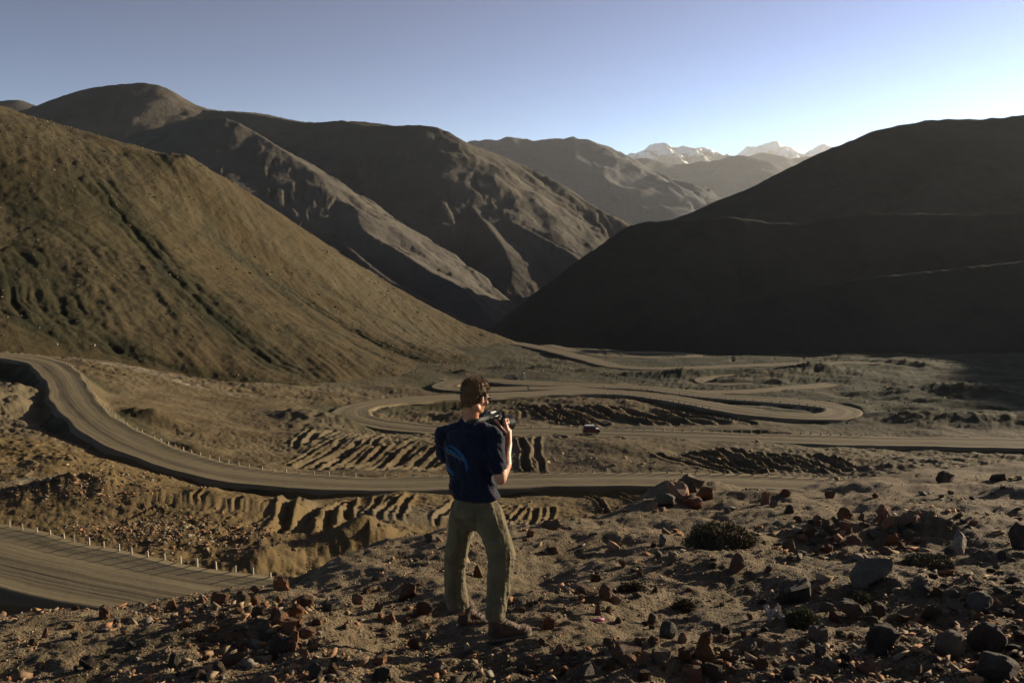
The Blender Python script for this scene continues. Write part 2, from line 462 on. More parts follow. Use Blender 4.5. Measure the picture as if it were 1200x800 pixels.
def H_terrain(X, Y, detail=True):
    """height of shoulder + valley, and masks"""
    fz, s = f_fore(X, Y)
    vz = f_val(X, Y)
    rough = sstep(.0, .6, noise(X * .011 + 5, Y * .011, 21) + .25)
    far = sstep(28, 60, Y)
    vz = vz + far * (.9 * fbm(X * .03, Y * .03, 4, 31) + (.12 + .28 * rough) * fbm(X * .13, Y * .13, 4, 61))
    # little scarps and clods
    tt = 3.2 * fbm(X * .045, Y * .06, 5, 301, .55); fr = tt - np.floor(tt)
    vz = vz + far * (.25 + .75 * rough) * .36 * (sstep(.86, 1.0, fr) - fr)
    vz = vz + far * (.08 * fbm(X * .7, Y * .7, 4, 311, .6) + .10 * rough * ridged(X * .45, Y * .35, 3, 321))
    vz = vz + far * sstep(190, 110, Y) * (.03 + .05 * sstep(.1, .6, noise(X * .03, Y * .05, 12))) * (ridged(X * 1.5, Y * 1.1, 3, 341) + .8 * fbm(X * 2.6, Y * 2.2, 2, 351))
    right = sstep(60, 110, X - (Y - 190) * .25) * sstep(185, 215, Y)
    vz = vz + right * .9 * ridged(X * .035, Y * .06, 4, 90)
    for cx, cy, rx, ry, h in BUMPS:
        q = ((X - cx) / rx) ** 2 + ((Y - cy) / ry) ** 2
        vz = vz + h * np.exp(-q) * (1 + .25 * noise(X * .5, Y * .5, 77))
    vz = apply_furrows(X, Y, vz)
    # shoulder drops until it meets the valley
    Z = np.where(s < 0, fz, np.maximum(fz, np.where(s > 0, vz, -1e9)))
    fore = (Z <= fz + 1e-6) | (s < 0)
    near_m = (s > 0) & (vz > fz)
    E, ZR, SD, BK = road_field(X, Y)
    shade = np.clip(.25 - SD, 0, 1)
    Zr = Z - BK * shade * np.exp(-(np.maximum(E, 0) / 5.0) ** 2)
    Zr = Zr + .35 * np.clip(SD, 0, 1) * np.exp(-((E - 2.2) / 1.6) ** 2) * (E > 0)
    e = np.maximum(E, 0)
    lo = ZR - .18 - .80 * e; hi = ZR - .18 + .62 * e
    on = (E < 28) & (s > 2)
    Z = np.where(on, np.clip(Zr, lo, hi), Z)
    return Z, s, E, near_m

def fan_grid(px0, px1, nc, ys):
    u = np.linspace(px0, px1, nc) if nc else np.asarray(px0)
    nc = len(u); uu = (u - 600) / 1000.0
    Y = np.repeat(np.array(ys)[:, None], nc, 1)
    X = Y * uu[None] + 0.0
    return X, Y

# --- valley floor sheet
v = np.linspace(.40, .0645, 330)
ys = np.r_[np.linspace(14, 84, 120)[:-1], 35.0 / v[35.0 / v > 84.1], np.linspace(545, 900, 14)]
VCOL = np.r_[np.linspace(-1100, -262, 110), np.linspace(-260, 1460, 1060), np.linspace(1462, 2400, 110)]
X, Y = fan_grid(VCOL, None, 0, ys)
Z, s, E, nm = H_terrain(X, Y)
Z = np.where(Y < 34, Z - .25 * sstep(34, 24, Y), Z)
sp_x = 600 + 1000 * X / Y
green = np.clip(1.15 * sstep(20, 90, X - (Y - 200) * .1) * sstep(170, 230, Y) + .8 * sstep(250, 320, Y) * sstep(-120, 0, X), 0, 1)
green = np.maximum(green, .75 * np.exp(-((E - 3) / 5) ** 2) * (noise(X * .03, Y * .03, 8) > -.1) * (Y > 95))
def spot(lst):
    m = np.zeros_like(X)
    for px, py, z, rx, ry in lst:
        c = WZ(px, py, z); m = np.maximum(m, np.exp(-((X - c[0]) / rx) ** 2 - ((Y - c[1]) / ry) ** 2))
    return m
VGRID = (X, Y, Z, ys, VCOL)
def sampler(G):
    Xg, Yg, Zg, yy, cols = G
    nr, nc = Zg.shape
    def f(x, y):
        r = np.clip(np.interp(y, yy, np.arange(nr)), 0, nr - 1.001); u = np.interp(x / y * 1000 + 600, cols, np.arange(nc))
        u = np.clip(u, 0, nc - 1.001); i = r.astype(int); j = u.astype(int); a = r - i; b = u - j
        return (Zg[i, j] * (1 - b) + Zg[i, j + 1] * b) * (1 - a) + (Zg[i + 1, j] * (1 - b) + Zg[i + 1, j + 1] * b) * a
    return f
salt = spot([(90, 515, -27, 7, 4), (20, 560, -26, 6, 3), (60, 566, -26, 5, 3), (140, 428, -29, 10, 4), (180, 437, -32, 12, 4), (215, 448, -33, 10, 4), (245, 452, -34, 8, 3), (300, 678, -22.5, 3, 2), (260, 672, -22.5, 4, 1.2), (940, 478, -42.5, 10, 5), (910, 475, -42.6, 9, 4), (1005, 484, -41.8, 3, 6), (520, 447, -44.4, 3, 10)])
earth = sstep(70, 60, Y * 0 + np.abs(Y - 85) * 1.6) * sstep(.0, .3, .6 + noise(X * .05, Y * .05, 4)) 
grid_mesh('valley_ground', X, Y, Z, M_VAL, {'green': green, 'salt': salt, 'earth': np.clip(earth, 0, 1)})
bpy.data.objects['valley_ground']['kind'] = 'structure'

# --- foreground sheet
def fore_relief(X, Y):
    r = .012 * ridged(X * 2.3, Y * 2.3, 3, 131) + .012 * fbm(X * 8, Y * 8, 3, 141, .6) + .058 * fbm(X * 1.3, Y * 1.3, 5, 101) + .012 * ridged(X * 5, Y * 5, 3, 120) * sstep(-.3, .4, noise(X * .7, Y * .7, 9))
    return r
MOUNDS = [(800, 578, .9, .5, .42), (770, 592, .6, .4, .22), (850, 632, .5, .42, .22), (285, 735, .65, .5, .12), (1020, 625, 1.0, .5, .16), (1130, 625, .8, .5, .2), (940, 735, .16, .15, .09), (790, 768, .4, .3, .08), (1050, 570, .8, .6, .22), (1180, 700, .6, .5, .15)]
MW = []
for px, py, rx, ry, h in MOUNDS:
    vv = -ray(px, py)[2] / ray(px, py)[1]; d = 1.67 / (vv - .167); MW.append(((px - 600) / 1000 * d, d, rx, ry, h))
def H_near(X, Y):
    fz, s = f_fore(X, Y)
    k = sstep(30, 12, Y)
    for cx, cy, rx, ry, h in MW:
        fz = fz + h * np.exp(-((X - cx) / rx) ** 2 - ((Y - cy) / ry) ** 2)
    return fz + k * fore_relief(X, Y)
vv = np.linspace(.62, .245, 400)
ysn = np.r_[np.linspace(-6, 3.6, 20), 1.67 / (vv - .167)]
ysn = ysn[ysn < 21.5]; ysn = np.r_[ysn, np.linspace(21.8, 36, 40)]
u = np.linspace(-1150, 1150, 820) / 1000.0
Yn = np.repeat(ysn[:, None], len(u), 1)
Xn = u[None] * (np.maximum(Yn, 3.0) + 1.2)
Zn = H_near(Xn, Yn)
grid_mesh('foreground_ground', Xn, Yn, Zn, M_FG)
bpy.data.objects['foreground_ground']['kind'] = 'structure'

# --- roads
def ribbon(P, hw, name):
    P = P.copy()
    T = np.gradient(P[:, :2], axis=0); T /= np.linalg.norm(T, axis=1)[:, None] + 1e-9
    N = np.c_[T[:, 1], -T[:, 0]]
    us = np.array([-1.12, -1.0, -.86, -.66, -.5, -.34, -.12, .12, .34, .5, .66, .86, 1.0, 1.12])
    hs = np.array([-.55, .12, .05, .03, -.04, .03, .07, .07, .03, -.04, .03, .05, .12, -.55])
    L = np.r_[0, np.cumsum(np.linalg.norm(np.diff(P[:, :2], axis=0), axis=1))]
    wob = 1 + .05 * np.sin(L * .21) + .04 * np.sin(L * .53 + 1)
    X = P[:, 0:1] + N[:, 0:1] * us[None] * hw * wob[:, None]; Y = P[:, 1:2] + N[:, 1:2] * us[None] * hw * wob[:, None]
    Z = P[:, 2:3] + hs[None] * (1 + .6 * noise(X * .25, Y * .25, 6)) + .05 * noise(X * .6, Y * .6, 3)
    o = grid_mesh(name, X, Y, Z, M_ROAD)
    me = o.data
    uvl = me.uv_layers.new(name='uv')
    vi = np.zeros(len(me.loops), np.int32); me.loops.foreach_get('vertex_index', vi)
    uv = np.stack([np.repeat(us[None] * hw, len(P), 0).ravel(), np.repeat(L[:, None], len(us), 1).ravel()], -1)
    uvl.data.foreach_set('uv', uv[vi].astype(np.float32).ravel())
    structure(o)
for key, (P, hw, bank) in ROADS.items():
    Pf = catmull(P[::3] if len(P) > 8 else P, 1.6)
    ribbon(Pf, hw, 'dirt_road')

# --- left hill
HP = []
def hp(px, py, y): HP.append(W(px, py, y))
crest = [(-700, -80, 380), (-450, -20, 410), (-200, 60, 430), (0, 137, 450), (60, 153, 458), (100, 166, 465), (180, 186, 478), (210, 187, 480), (240, 199, 485), (300, 238, 495), (350, 272, 505), (400, 303, 515), (450, 333, 530), (500, 358, 545), (550, 383, 560), (605, 406, 575)]
for c in crest: hp(*c)
for px, py, y in crest[::2]: hp(px, py + 45, y + 140)
for a in [(0, 270, 335), (150, 300, 345), (300, 360, 340), (450, 410, 390), (0, 205, 390), (150, 235, 410), (250, 290, 420), (380, 350, 440), (500, 395, 470), (-250, 220, 330), (0, 340, 275), (120, 370, 280), (220, 390, 285), (330, 415, 300), (550, 400, 500),
          (-300, 350, 225), (-200, 380, 225), (0, 388, 233), (120, 420, 240), (200, 437, 246), (300, 454, 251), (395, 464, 262), (480, 444, 315), (560, 421, 400), (612, 407, 520)]: hp(*a)
for px, py, y in [(0, 388, 233), (120, 420, 240), (300, 454, 251), (395, 464, 262), (480, 444, 315), (560, 421, 400), (612, 407, 520), (-300, 350, 225)]:
    p = W(px, py, y); HP.append(p + np.array([14, -32, -13]))
f_hill = tps(HP, .02)
GUL = [([(130, 235), (175, 290), (215, 340), (270, 390), (330, 430), (395, 455)], 350, 7, 3.0), ([(150, 262), (190, 312), (240, 362), (300, 405), (360, 438)], 340, 6, 2.5), ([(115, 215), (150, 262)], 400, 9, 2),
       ([(250, 285), (300, 318), (345, 345), (410, 385), (500, 425)], 400, 5, 2.6), ([(275, 300), (340, 352), (400, 395), (460, 425)], 390, 4, 1.8), ([(350, 320), (420, 360), (500, 395), (560, 415)], 450, 4, 1.4),
       ([(25, 295), (48, 320), (70, 350), (90, 380), (140, 410)], 300, 7, 3.4), ([(0, 300), (15, 345), (35, 380), (70, 400)], 290, 6, 2.6), ([(35, 330), (60, 370), (95, 396), (160, 418), (230, 440), (330, 458)], 275, 4, 2.0), ([(0, 360), (40, 385), (90, 405)], 255, 4, 2.2),
       ([(255, 345), (300, 368), (350, 400)], 350, 3, 1.0), ([(300, 335), (380, 385), (470, 430)], 380, 3, 1.0), ([(0, 240), (60, 262), (110, 300)], 370, 9, 1.2), ([(10, 320), (30, 352), (60, 385)], 285, 3, 2.0), ([(50, 335), (80, 365), (115, 392)], 285, 3, 1.8)]
yh = np.r_[np.linspace(180, 460, 230), np.linspace(461.5, 600, 90), np.linspace(604, 800, 25)]
X, Y = fan_grid(-760, 690, 760, yh)
Z = f_hill(X, Y)
wx = X + 3 * noise(X * .02, Y * .02, 3) + 1.2 * noise(X * .1, Y * .1, 5); wy = Y + 3 * noise(X * .02, Y * .02, 4) + 1.2 * noise(X * .1, Y * .1, 6)
BR = sstep(.1, .9, ridged(X * .025, Y * .025, 3, 71)); BR2 = sstep(-.5, .5, noise(X * .02 + 9, Y * .02, 73)); G = np.zeros_like(X); carve = np.zeros_like(X)
for pts, y, w, h in GUL:
    # find the slope under each traced point by stepping out along the sight line
    W3 = []
    for px, py in pts:
        r = ray(px, py); ts = np.linspace(200, 560, 361); zz = f_hill(r[0] / r[1] * ts, ts) - r[2] / r[1] * ts
        k = np.nonzero(zz > 0)[0]
        yy = ts[k[0]] if len(k) else y
        W3.append(W(px, py, yy))
    W3 = catmull(W3, 8)
    for a, b in zip(W3[:-1], W3[1:]):
        d = (b - a)[:2]; L2 = d @ d + 1e-6
        t = np.clip(((wx - a[0]) * d[0] + (wy - a[1]) * d[1]) / L2, 0, 1)
        q = np.hypot(wx - a[0] - t * d[0], wy - a[1] - t * d[1])
        carve = np.maximum(carve, h * (.25 + .75 * BR2) * (.50 * np.exp(-(q / (w * .20)) ** 2) + .28 * np.exp(-((q - w * .8) / (w * .14)) ** 2) * BR + .22 * np.exp(-(q / w) ** 2)))
        G = np.maximum(G, min(1, h / 2.4) * np.exp(-(q / (w * 1.25)) ** 2))
ff = sstep(205, 260, Y)
Z = Z - carve * 1.0 + (1.0 * fbm(X * .02, Y * .02, 4, 14) + .35 * ridged(X * .06 + Y * .03, Y * .02, 4, 15) + .32 * fbm(X * .15, Y * .15, 4, 16, .6) + .12 * ridged(X * .3, Y * .2, 3, 17) + (.20 + .2 * noise(X * .012, Y * .012, 81)) * ridged((X * .78 + Y * .62) * .10 + .4 * noise(X * .02, Y * .02, 8), (X * .62 - Y * .78) * .008, 4, 18, .6)) * ff
ck = np.zeros_like(X)
c = W(215, 190, 482); Z = Z + 2.0 * np.exp(-((X - c[0]) / 9) ** 2 - ((Y - c[1]) / 14) ** 2) * (1 + .5 * ridged(X * .1, Y * .1, 3, 2))
G = np.clip(G + .45 * sstep(.15, .5, fbm(X * .012, Y * .012, 4, 55)) * sstep(.2, -.1, (X + 190) / 100), 0, 1)
SALT = .22 * sstep(.55, .9, ridged(X * .02 + Y * .055, Y * .012, 3, 88)) * sstep(380, 440, Y) + .5 * (ck > 0)
HGRID = (X, Y, Z, yh, np.linspace(-760, 690, 760))
grid_mesh('hill', X, Y, Z, M_HILL, {'green': G, 'salt': SALT})
bpy.data.objects['hill']['kind'] = 'structure'

# --- ridge built mountains
def ridge_mesh(name, ridges, px0, px1, nc, ys, slope, mat, amp=.12, L=120., base=-110., round_=3., snow=None, seed=0, foot=None, k=1.0, jag=0.0):
    ys = ys * k; L *= k; base = base * k;round_ *= k; snow = (snow[0] * k, snow[1] * k) if snow else None
    X, Y = fan_grid(px0, px1, nc, ys)
    wx = X + L * .22 * noise(X / L * .8, Y / L * .8, seed + 3); wy = Y + L * .22 * noise(X / L * .8, Y / L * .8, seed + 4)
    Z = np.full(X.shape, -1e9); T = np.zeros_like(X); D = np.zeros_like(X)
    off = 0.
    for item in ridges:
        pts, sl = item if isinstance(item, tuple) else (item, slope)
        P = catmull([W(p[0], p[1], p[2] * k) for p in pts], L * .4)
        acc = off
        for a, b in zip(P[:-1], P[1:]):
            d = (b - a)[:2]; Ls = math.sqrt(d @ d) + 1e-6
            # warped position is pulled back to the true one near the crest
            t0 = np.clip(((X - a[0]) * d[0] + (Y - a[1]) * d[1]) / Ls ** 2, 0, 1)
            q0 = np.hypot(X - a[0] - t0 * d[0], Y - a[1] - t0 * d[1])
            wgt = sstep(0, L * 1.5, q0)
            xx = X + (wx - X) * wgt; yy = Y + (wy - Y) * wgt
            t = np.clip(((xx - a[0]) * d[0] + (yy - a[1]) * d[1]) / Ls ** 2, 0, 1)
            q = np.hypot(xx - a[0] - t * d[0], yy - a[1] - t * d[1])
            z = a[2] + t * (b[2] - a[2]) - sl * (np.sqrt(q * q + round_ ** 2) - round_)
            up = z > Z
            Z = np.where(up, z, Z); T = np.where(up, acc + t * Ls, T); D = np.where(up, q, D)
            acc += Ls
        off += 1000
    g = sstep(0, L * 2.2, D)
    gul = ridged(T / L + .3 * noise(X / L, Y / L, seed), D / (L * 5), 4, seed + 20, .55)
    Z = Z + g * amp * L * (gul - .6) + amp * .35 * L * g * fbm(X / L * .6, Y / L * .6, 5, seed + 9) + amp * .14 * L * fbm(X / L * 3.5, Y / L * 3.5, 5, seed + 12, .55)
    Z = Z + g * amp * L * .30 * (ridged(T / (L * .28) + .5 * noise(X / L * 2, Y / L * 2, seed), D / (L * 1.3), 3, seed + 40) - .5)
    Z = Z + jag * (ridged(X / (L * 1.5), Y / (L * 1.5), 4, seed + 60, .6) - .8)
    Z = np.maximum(Z, base + 2 * k * noise(X / 60 / k, Y / 60 / k, 2))
    at = {}
    if snow is not None:
        lo, hi = snow
        at['snow'] = sstep(lo, hi, Z + (hi - lo) * 1.2 * fbm(X / L * 1.5, Y / L * 1.5, 4, seed + 5) + (hi - lo) * .5 * gul)
    o = grid_mesh(name, X, Y, Z, mat, at)
    return structure(o)

M_DARK = m_mountain('shaded_hillside', (0.031, 0.031, 0.026), (0.040, 0.038, 0.031), (0.022, 0.023, 0.022), 2.2)  # albedo lowered: part of the hills' shade is put into this colour
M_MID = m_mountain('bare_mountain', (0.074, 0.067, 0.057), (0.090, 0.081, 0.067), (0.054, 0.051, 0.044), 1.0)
M_PEAK = m_mountain('peak_rock', (0.084, 0.072, 0.059), (0.101, 0.088, 0.071), (0.057, 0.055, 0.046), .8, snow=True)
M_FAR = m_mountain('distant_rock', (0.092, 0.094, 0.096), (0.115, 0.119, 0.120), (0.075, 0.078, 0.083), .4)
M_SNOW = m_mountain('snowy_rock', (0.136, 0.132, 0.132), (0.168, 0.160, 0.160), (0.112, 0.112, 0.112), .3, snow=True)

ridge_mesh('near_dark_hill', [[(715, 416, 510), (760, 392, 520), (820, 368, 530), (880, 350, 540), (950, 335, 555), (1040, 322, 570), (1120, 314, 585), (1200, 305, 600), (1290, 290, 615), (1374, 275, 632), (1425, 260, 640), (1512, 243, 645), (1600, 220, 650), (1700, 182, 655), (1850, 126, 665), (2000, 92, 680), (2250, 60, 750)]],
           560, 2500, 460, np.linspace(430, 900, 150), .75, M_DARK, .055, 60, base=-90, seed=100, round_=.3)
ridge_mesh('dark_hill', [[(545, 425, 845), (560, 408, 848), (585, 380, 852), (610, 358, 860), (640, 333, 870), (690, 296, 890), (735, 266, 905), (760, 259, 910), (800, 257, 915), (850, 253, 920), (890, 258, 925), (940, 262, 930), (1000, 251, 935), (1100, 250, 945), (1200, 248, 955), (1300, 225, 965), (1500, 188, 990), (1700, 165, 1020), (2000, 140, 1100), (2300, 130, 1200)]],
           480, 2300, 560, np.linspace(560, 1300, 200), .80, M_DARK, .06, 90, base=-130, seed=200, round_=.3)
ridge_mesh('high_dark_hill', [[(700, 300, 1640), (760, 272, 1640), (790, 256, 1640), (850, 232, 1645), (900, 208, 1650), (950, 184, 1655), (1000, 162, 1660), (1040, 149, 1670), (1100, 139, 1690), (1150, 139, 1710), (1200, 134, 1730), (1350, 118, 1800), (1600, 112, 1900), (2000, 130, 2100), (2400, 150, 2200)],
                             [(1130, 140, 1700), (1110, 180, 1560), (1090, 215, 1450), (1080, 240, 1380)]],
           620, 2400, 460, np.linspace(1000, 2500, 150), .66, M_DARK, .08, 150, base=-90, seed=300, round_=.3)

# left middle mountains
ridge_mesh('mountain', [[(-700, 240, 2500), (-300, 190, 2500), (-100, 150, 2550), (20, 131, 2600), (60, 117, 2620), (90, 107, 2650), (120, 101, 2670), (170, 97, 2700), (195, 103, 2700), (215, 116, 2720), (245, 128, 2760), (300, 132, 2850), (360, 143, 2950), (420, 142, 3000), (480, 150, 3050)],
                       [(172, 97, 2700), (158, 125, 2560), (140, 160, 2400), (120, 200, 2200)], [(245, 128, 2760), (238, 150, 2600), (225, 180, 2450)], [(40, 124, 2610), (30, 160, 2400)], [(215, 116, 2720), (200, 150, 2500), (180, 185, 2350)]],
           -500, 560, 330, np.linspace(1900, 3500, 150), .6, M_PEAK, .09, 100, snow=(640, 700), seed=400)
ridge_mesh('mountain', [[(100, 200, 2150), (140, 168, 2080), (165, 155, 2040), (200, 147, 2000), (235, 140, 1980), (265, 139, 1950), (290, 150, 1930), (325, 172, 1870), (365, 200, 1800), (385, 228, 1730), (415, 242, 1690), (425, 268, 1600), (465, 292, 1520), (505, 318, 1430), (545, 340, 1360), (575, 372, 1270)],
                       [(262, 139, 1950), (275, 165, 1870), (290, 200, 1770), (300, 232, 1680), (340, 262, 1560), (380, 290, 1450), (430, 318, 1350), (480, 350, 1250)], [(325, 172, 1870), (330, 200, 1780), (345, 225, 1720)], [(200, 147, 2000), (190, 185, 1860), (185, 215, 1750)],
                       [(300, 232, 1680), (285, 260, 1560)], [(415, 245, 1690), (400, 275, 1580), (420, 300, 1480), (460, 330, 1380), (520, 362, 1280)]],
           -50, 700, 420, np.linspace(1050, 2350, 200), .64, M_MID, .11, 55, seed=500)
ridge_mesh('mountain', [[(230, 128, 2650), (300, 134, 2600), (360, 144, 2560), (400, 141, 2530), (430, 147, 2510), (465, 147, 2500), (500, 147, 2490), (522, 153, 2480), (545, 168, 2440), (560, 172, 2500), (600, 188, 2560), (640, 206, 2520), (690, 238, 2420), (735, 264, 2330), (760, 290, 2250)],
                       [(515, 150, 2480), (530, 180, 2380), (548, 205, 2290), (570, 232, 2180), (600, 258, 2080), (640, 280, 1990), (672, 298, 1920), (690, 320, 1850)],
                       [(548, 205, 2290), (550, 235, 2150), (572, 265, 2020), (590, 290, 1900), (600, 320, 1800), (590, 350, 1700)],
                       [(360, 144, 2560), (385, 180, 2400), (420, 215, 2250), (470, 250, 2100), (520, 290, 1950), (560, 330, 1800)],
                       [(430, 147, 2510), (440, 185, 2350), (480, 225, 2200), (520, 260, 2050)],
                       [(600, 188, 2560), (620, 215, 2450), (660, 245, 2330), (700, 280, 2200)], [(620, 300, 1960), (640, 325, 1850)]],
           150, 860, 420, np.linspace(1550, 3200, 190), .64, M_MID, .10, 75, seed=600)
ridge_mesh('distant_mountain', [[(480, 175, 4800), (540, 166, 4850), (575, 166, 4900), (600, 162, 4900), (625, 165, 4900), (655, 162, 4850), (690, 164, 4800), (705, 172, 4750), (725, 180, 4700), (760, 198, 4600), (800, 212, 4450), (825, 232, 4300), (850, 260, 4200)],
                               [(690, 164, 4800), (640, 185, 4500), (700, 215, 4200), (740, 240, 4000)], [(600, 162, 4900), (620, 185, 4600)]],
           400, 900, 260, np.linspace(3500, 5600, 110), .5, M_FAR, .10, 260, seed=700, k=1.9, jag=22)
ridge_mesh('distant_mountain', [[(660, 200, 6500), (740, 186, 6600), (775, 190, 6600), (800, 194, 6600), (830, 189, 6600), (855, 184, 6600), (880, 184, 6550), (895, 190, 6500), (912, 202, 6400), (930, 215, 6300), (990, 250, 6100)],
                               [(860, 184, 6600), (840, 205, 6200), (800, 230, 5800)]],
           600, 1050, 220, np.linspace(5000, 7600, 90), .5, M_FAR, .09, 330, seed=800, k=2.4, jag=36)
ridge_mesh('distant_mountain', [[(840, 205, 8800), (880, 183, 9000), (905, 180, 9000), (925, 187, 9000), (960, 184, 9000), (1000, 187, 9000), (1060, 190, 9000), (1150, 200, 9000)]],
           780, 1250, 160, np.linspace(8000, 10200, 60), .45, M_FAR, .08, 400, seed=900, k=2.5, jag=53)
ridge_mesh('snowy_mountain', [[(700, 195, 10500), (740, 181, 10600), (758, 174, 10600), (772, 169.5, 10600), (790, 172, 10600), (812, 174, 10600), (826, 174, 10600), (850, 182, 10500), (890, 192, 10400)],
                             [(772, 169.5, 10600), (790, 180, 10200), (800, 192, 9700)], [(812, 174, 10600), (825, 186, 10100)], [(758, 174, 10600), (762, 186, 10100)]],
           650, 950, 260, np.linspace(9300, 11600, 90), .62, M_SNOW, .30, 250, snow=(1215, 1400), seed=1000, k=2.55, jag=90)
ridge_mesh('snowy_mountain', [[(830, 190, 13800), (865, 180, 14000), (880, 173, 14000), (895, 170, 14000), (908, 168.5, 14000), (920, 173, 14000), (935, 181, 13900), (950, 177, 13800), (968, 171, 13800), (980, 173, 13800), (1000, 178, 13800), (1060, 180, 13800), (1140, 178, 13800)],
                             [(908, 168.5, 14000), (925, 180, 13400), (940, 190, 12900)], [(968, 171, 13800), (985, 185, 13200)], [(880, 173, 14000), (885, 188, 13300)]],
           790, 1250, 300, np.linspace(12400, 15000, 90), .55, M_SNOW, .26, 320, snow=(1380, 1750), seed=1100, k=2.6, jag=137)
ridge_mesh('distant_mountain', [[(-700, 200, 3700), (-200, 140, 3700), (0, 118, 3700), (25, 118, 3700), (50, 126, 3700), (90, 140, 3700)]],
           -500, 250, 140, np.linspace(3100, 4300, 50), .5, M_PEAK and M_MID, .10, 200, seed=1200)

# broad sheet under everything, out to the horizon
n = 60
gx = np.linspace(-45000, 45000, n)
Xb, Yb = np.meshgrid(gx, np.linspace(-45000, 45000, n))
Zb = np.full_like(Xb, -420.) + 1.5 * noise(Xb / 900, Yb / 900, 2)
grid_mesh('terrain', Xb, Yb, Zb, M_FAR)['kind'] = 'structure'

# ================================================================== things
# ------------------------------------------------------------------ stones
def m_stone(name, ca, cb, cc, rough=.85):
    t = NT(name, rough, .3)
    p = t.new('ShaderNodeTexCoord').outputs['Object']
    inf = t.new('ShaderNodeObjectInfo').outputs['Random']
    off = t.new('ShaderNodeVectorMath', operation='ADD'); t.link(p, off.inputs[0])
    cmb = t.new('ShaderNodeCombineXYZ'); t.link(t.math('MULTIPLY', inf, 37.0), cmb.inputs[0]); t.link(cmb.outputs[0], off.inputs[1])
    q = off.outputs[0]
    a = t.noise(q, 1.6, 5, .65); b = t.noise(q, 7, 5, .7)
    c = t.mix(t.ramp(a, .36, .64), ca, cb)
    c = t.mix(t.ramp(b, .5, .7, 0, .7), c, cc)
    nz = t.new('ShaderNodeSeparateXYZ'); t.link(t.new('ShaderNodeNewGeometry').outputs['Normal'], nz.inputs[0])
    dust = t.math('MULTIPLY', t.ramp(nz.outputs[2], .35, .9, 0, .75), t.ramp(t.noise(q, 4, 4, .6), .3, .6))
    c = t.mix(dust, c, (.135, .108, .068))
    hs = t.new('ShaderNodeHueSaturation'); t.link(c, hs.inputs['Color'])
    t.link(t.ramp(inf, 0, 1, .75, 1.2), hs.inputs['Value']); t.link(t.ramp(inf, 0, 1, 1.1, .9), hs.inputs['Saturation'])
    t.color(hs.outputs[0])
    t.bump((a, .12, .4), (b, .06, .7), (t.noise(q, 28, 3, .7), .02, .6))
    return t.m
STONE = {
    'rust-brown': m_stone('rust_brown_stone', (0.267, 0.125, 0.054), (0.355, 0.177, 0.078), (0.168, 0.088, 0.044)),
    'orange': m_stone('orange_stone', (0.481, 0.208, 0.087), (0.572, 0.280, 0.130), (0.343, 0.145, 0.063)),
    'tan': m_stone('tan_stone', (0.238, 0.166, 0.098), (0.299, 0.212, 0.129), (0.167, 0.108, 0.062)),
    'grey': m_stone('grey_stone', (0.150, 0.129, 0.090), (0.220, 0.191, 0.136), (0.106, 0.087, 0.058)),
    'dark brown': m_stone('dark_brown_stone', (0.075, 0.051, 0.033), (0.114, 0.077, 0.047), (0.053, 0.039, 0.026)),
    'pale': m_stone('pale_stone', (0.352, 0.282, 0.211), (0.440, 0.357, 0.273), (0.246, 0.183, 0.125)),
    'reddish': m_stone('reddish_stone', (0.290, 0.108, 0.047), (0.334, 0.141, 0.066), (0.176, 0.071, 0.039)),
}
def rock_data(name, kind, seed, cuts=2):
    r = random.Random(seed)
    bm = bmesh.new()
    n = {'shard': 7, 'blocky': 13, 'angular': 16, 'flat': 15, 'wedge-shaped': 10, 'rounded': 34, 'jagged': 20}[kind]
    for i in range(n):
        v = Vector((r.gauss(0, 1), r.gauss(0, 1), r.gauss(0, 1))).normalized()
        if kind == 'blocky':
            v = Vector([max(-1, min(1, c * 1.9)) for c in v]) * r.uniform(.8, 1)
        elif kind == 'wedge-shaped':
            v = Vector((v.x, v.y * (1 - .4 * max(0, v.z)), v.z)); v.x += .5 * v.z
        elif kind == 'jagged': v = v * r.uniform(.6, 1.1)
        elif kind == 'angular': v = v * r.uniform(.78, 1.05)
        bm.verts.new(v * .5)
    bmesh.ops.convex_hull(bm, input=bm.verts)
    for v in [v for v in bm.verts if not v.link_faces]: bm.verts.remove(v)
    if cuts:
        bmesh.ops.subdivide_edges(bm, edges=bm.edges[:], cuts=cuts, use_grid_fill=True)
        bmesh.ops.triangulate(bm, faces=bm.faces[:])
        P = np.array([v.co for v in bm.verts])
        d = .06 * noise(P[:, 0] * 4 + seed, P[:, 1] * 4 + P[:, 2] * 3, seed) + .03 * noise(P[:, 0] * 9, P[:, 2] * 9 + P[:, 1] * 7, seed + 1)
        if kind in ('jagged', 'angular'): d += .05 * np.abs(noise(P[:, 2] * 8 + P[:, 0] * 2, P[:, 1] * 1.5, seed + 5))
        for v, q in zip(bm.verts, d): v.co += v.co.normalized() * q
    if kind == 'rounded':
        bmesh.ops.smooth_vert(bm, verts=bm.verts, factor=.5, use_axis_x=True, use_axis_y=True, use_axis_z=True)
    # fit to a unit box
    xs = [[v.co[k] for v in bm.verts] for k in range(3)]
    for v in bm.verts:
        for k in range(3):
            lo, hi = min(xs[k]), max(xs[k]); v.co[k] = (v.co[k] - (lo + hi) / 2) / (hi - lo)
    me = bpy.data.meshes.new(name); bm.to_mesh(me); bm.free()
    return me
KINDS = ['blocky', 'angular', 'flat', 'wedge-shaped', 'rounded', 'jagged']
BASE = {}
for k in KINDS:
    for j in range(3):
        for cname, cm in STONE.items():
            if (k, j) not in BASE: BASE[(k, j)] = rock_data('stone', k, 50 + 10 * j + KINDS.index(k), 2)
SHARED = {}
def rock_mesh(kind, j, colour):
    key = (kind, j, colour)
    if key not in SHARED:
        m = BASE[(kind, j)].copy(); m.name = 'stone'; m.materials.append(STONE[colour]); SHARED[key] = m
    return SHARED[key]

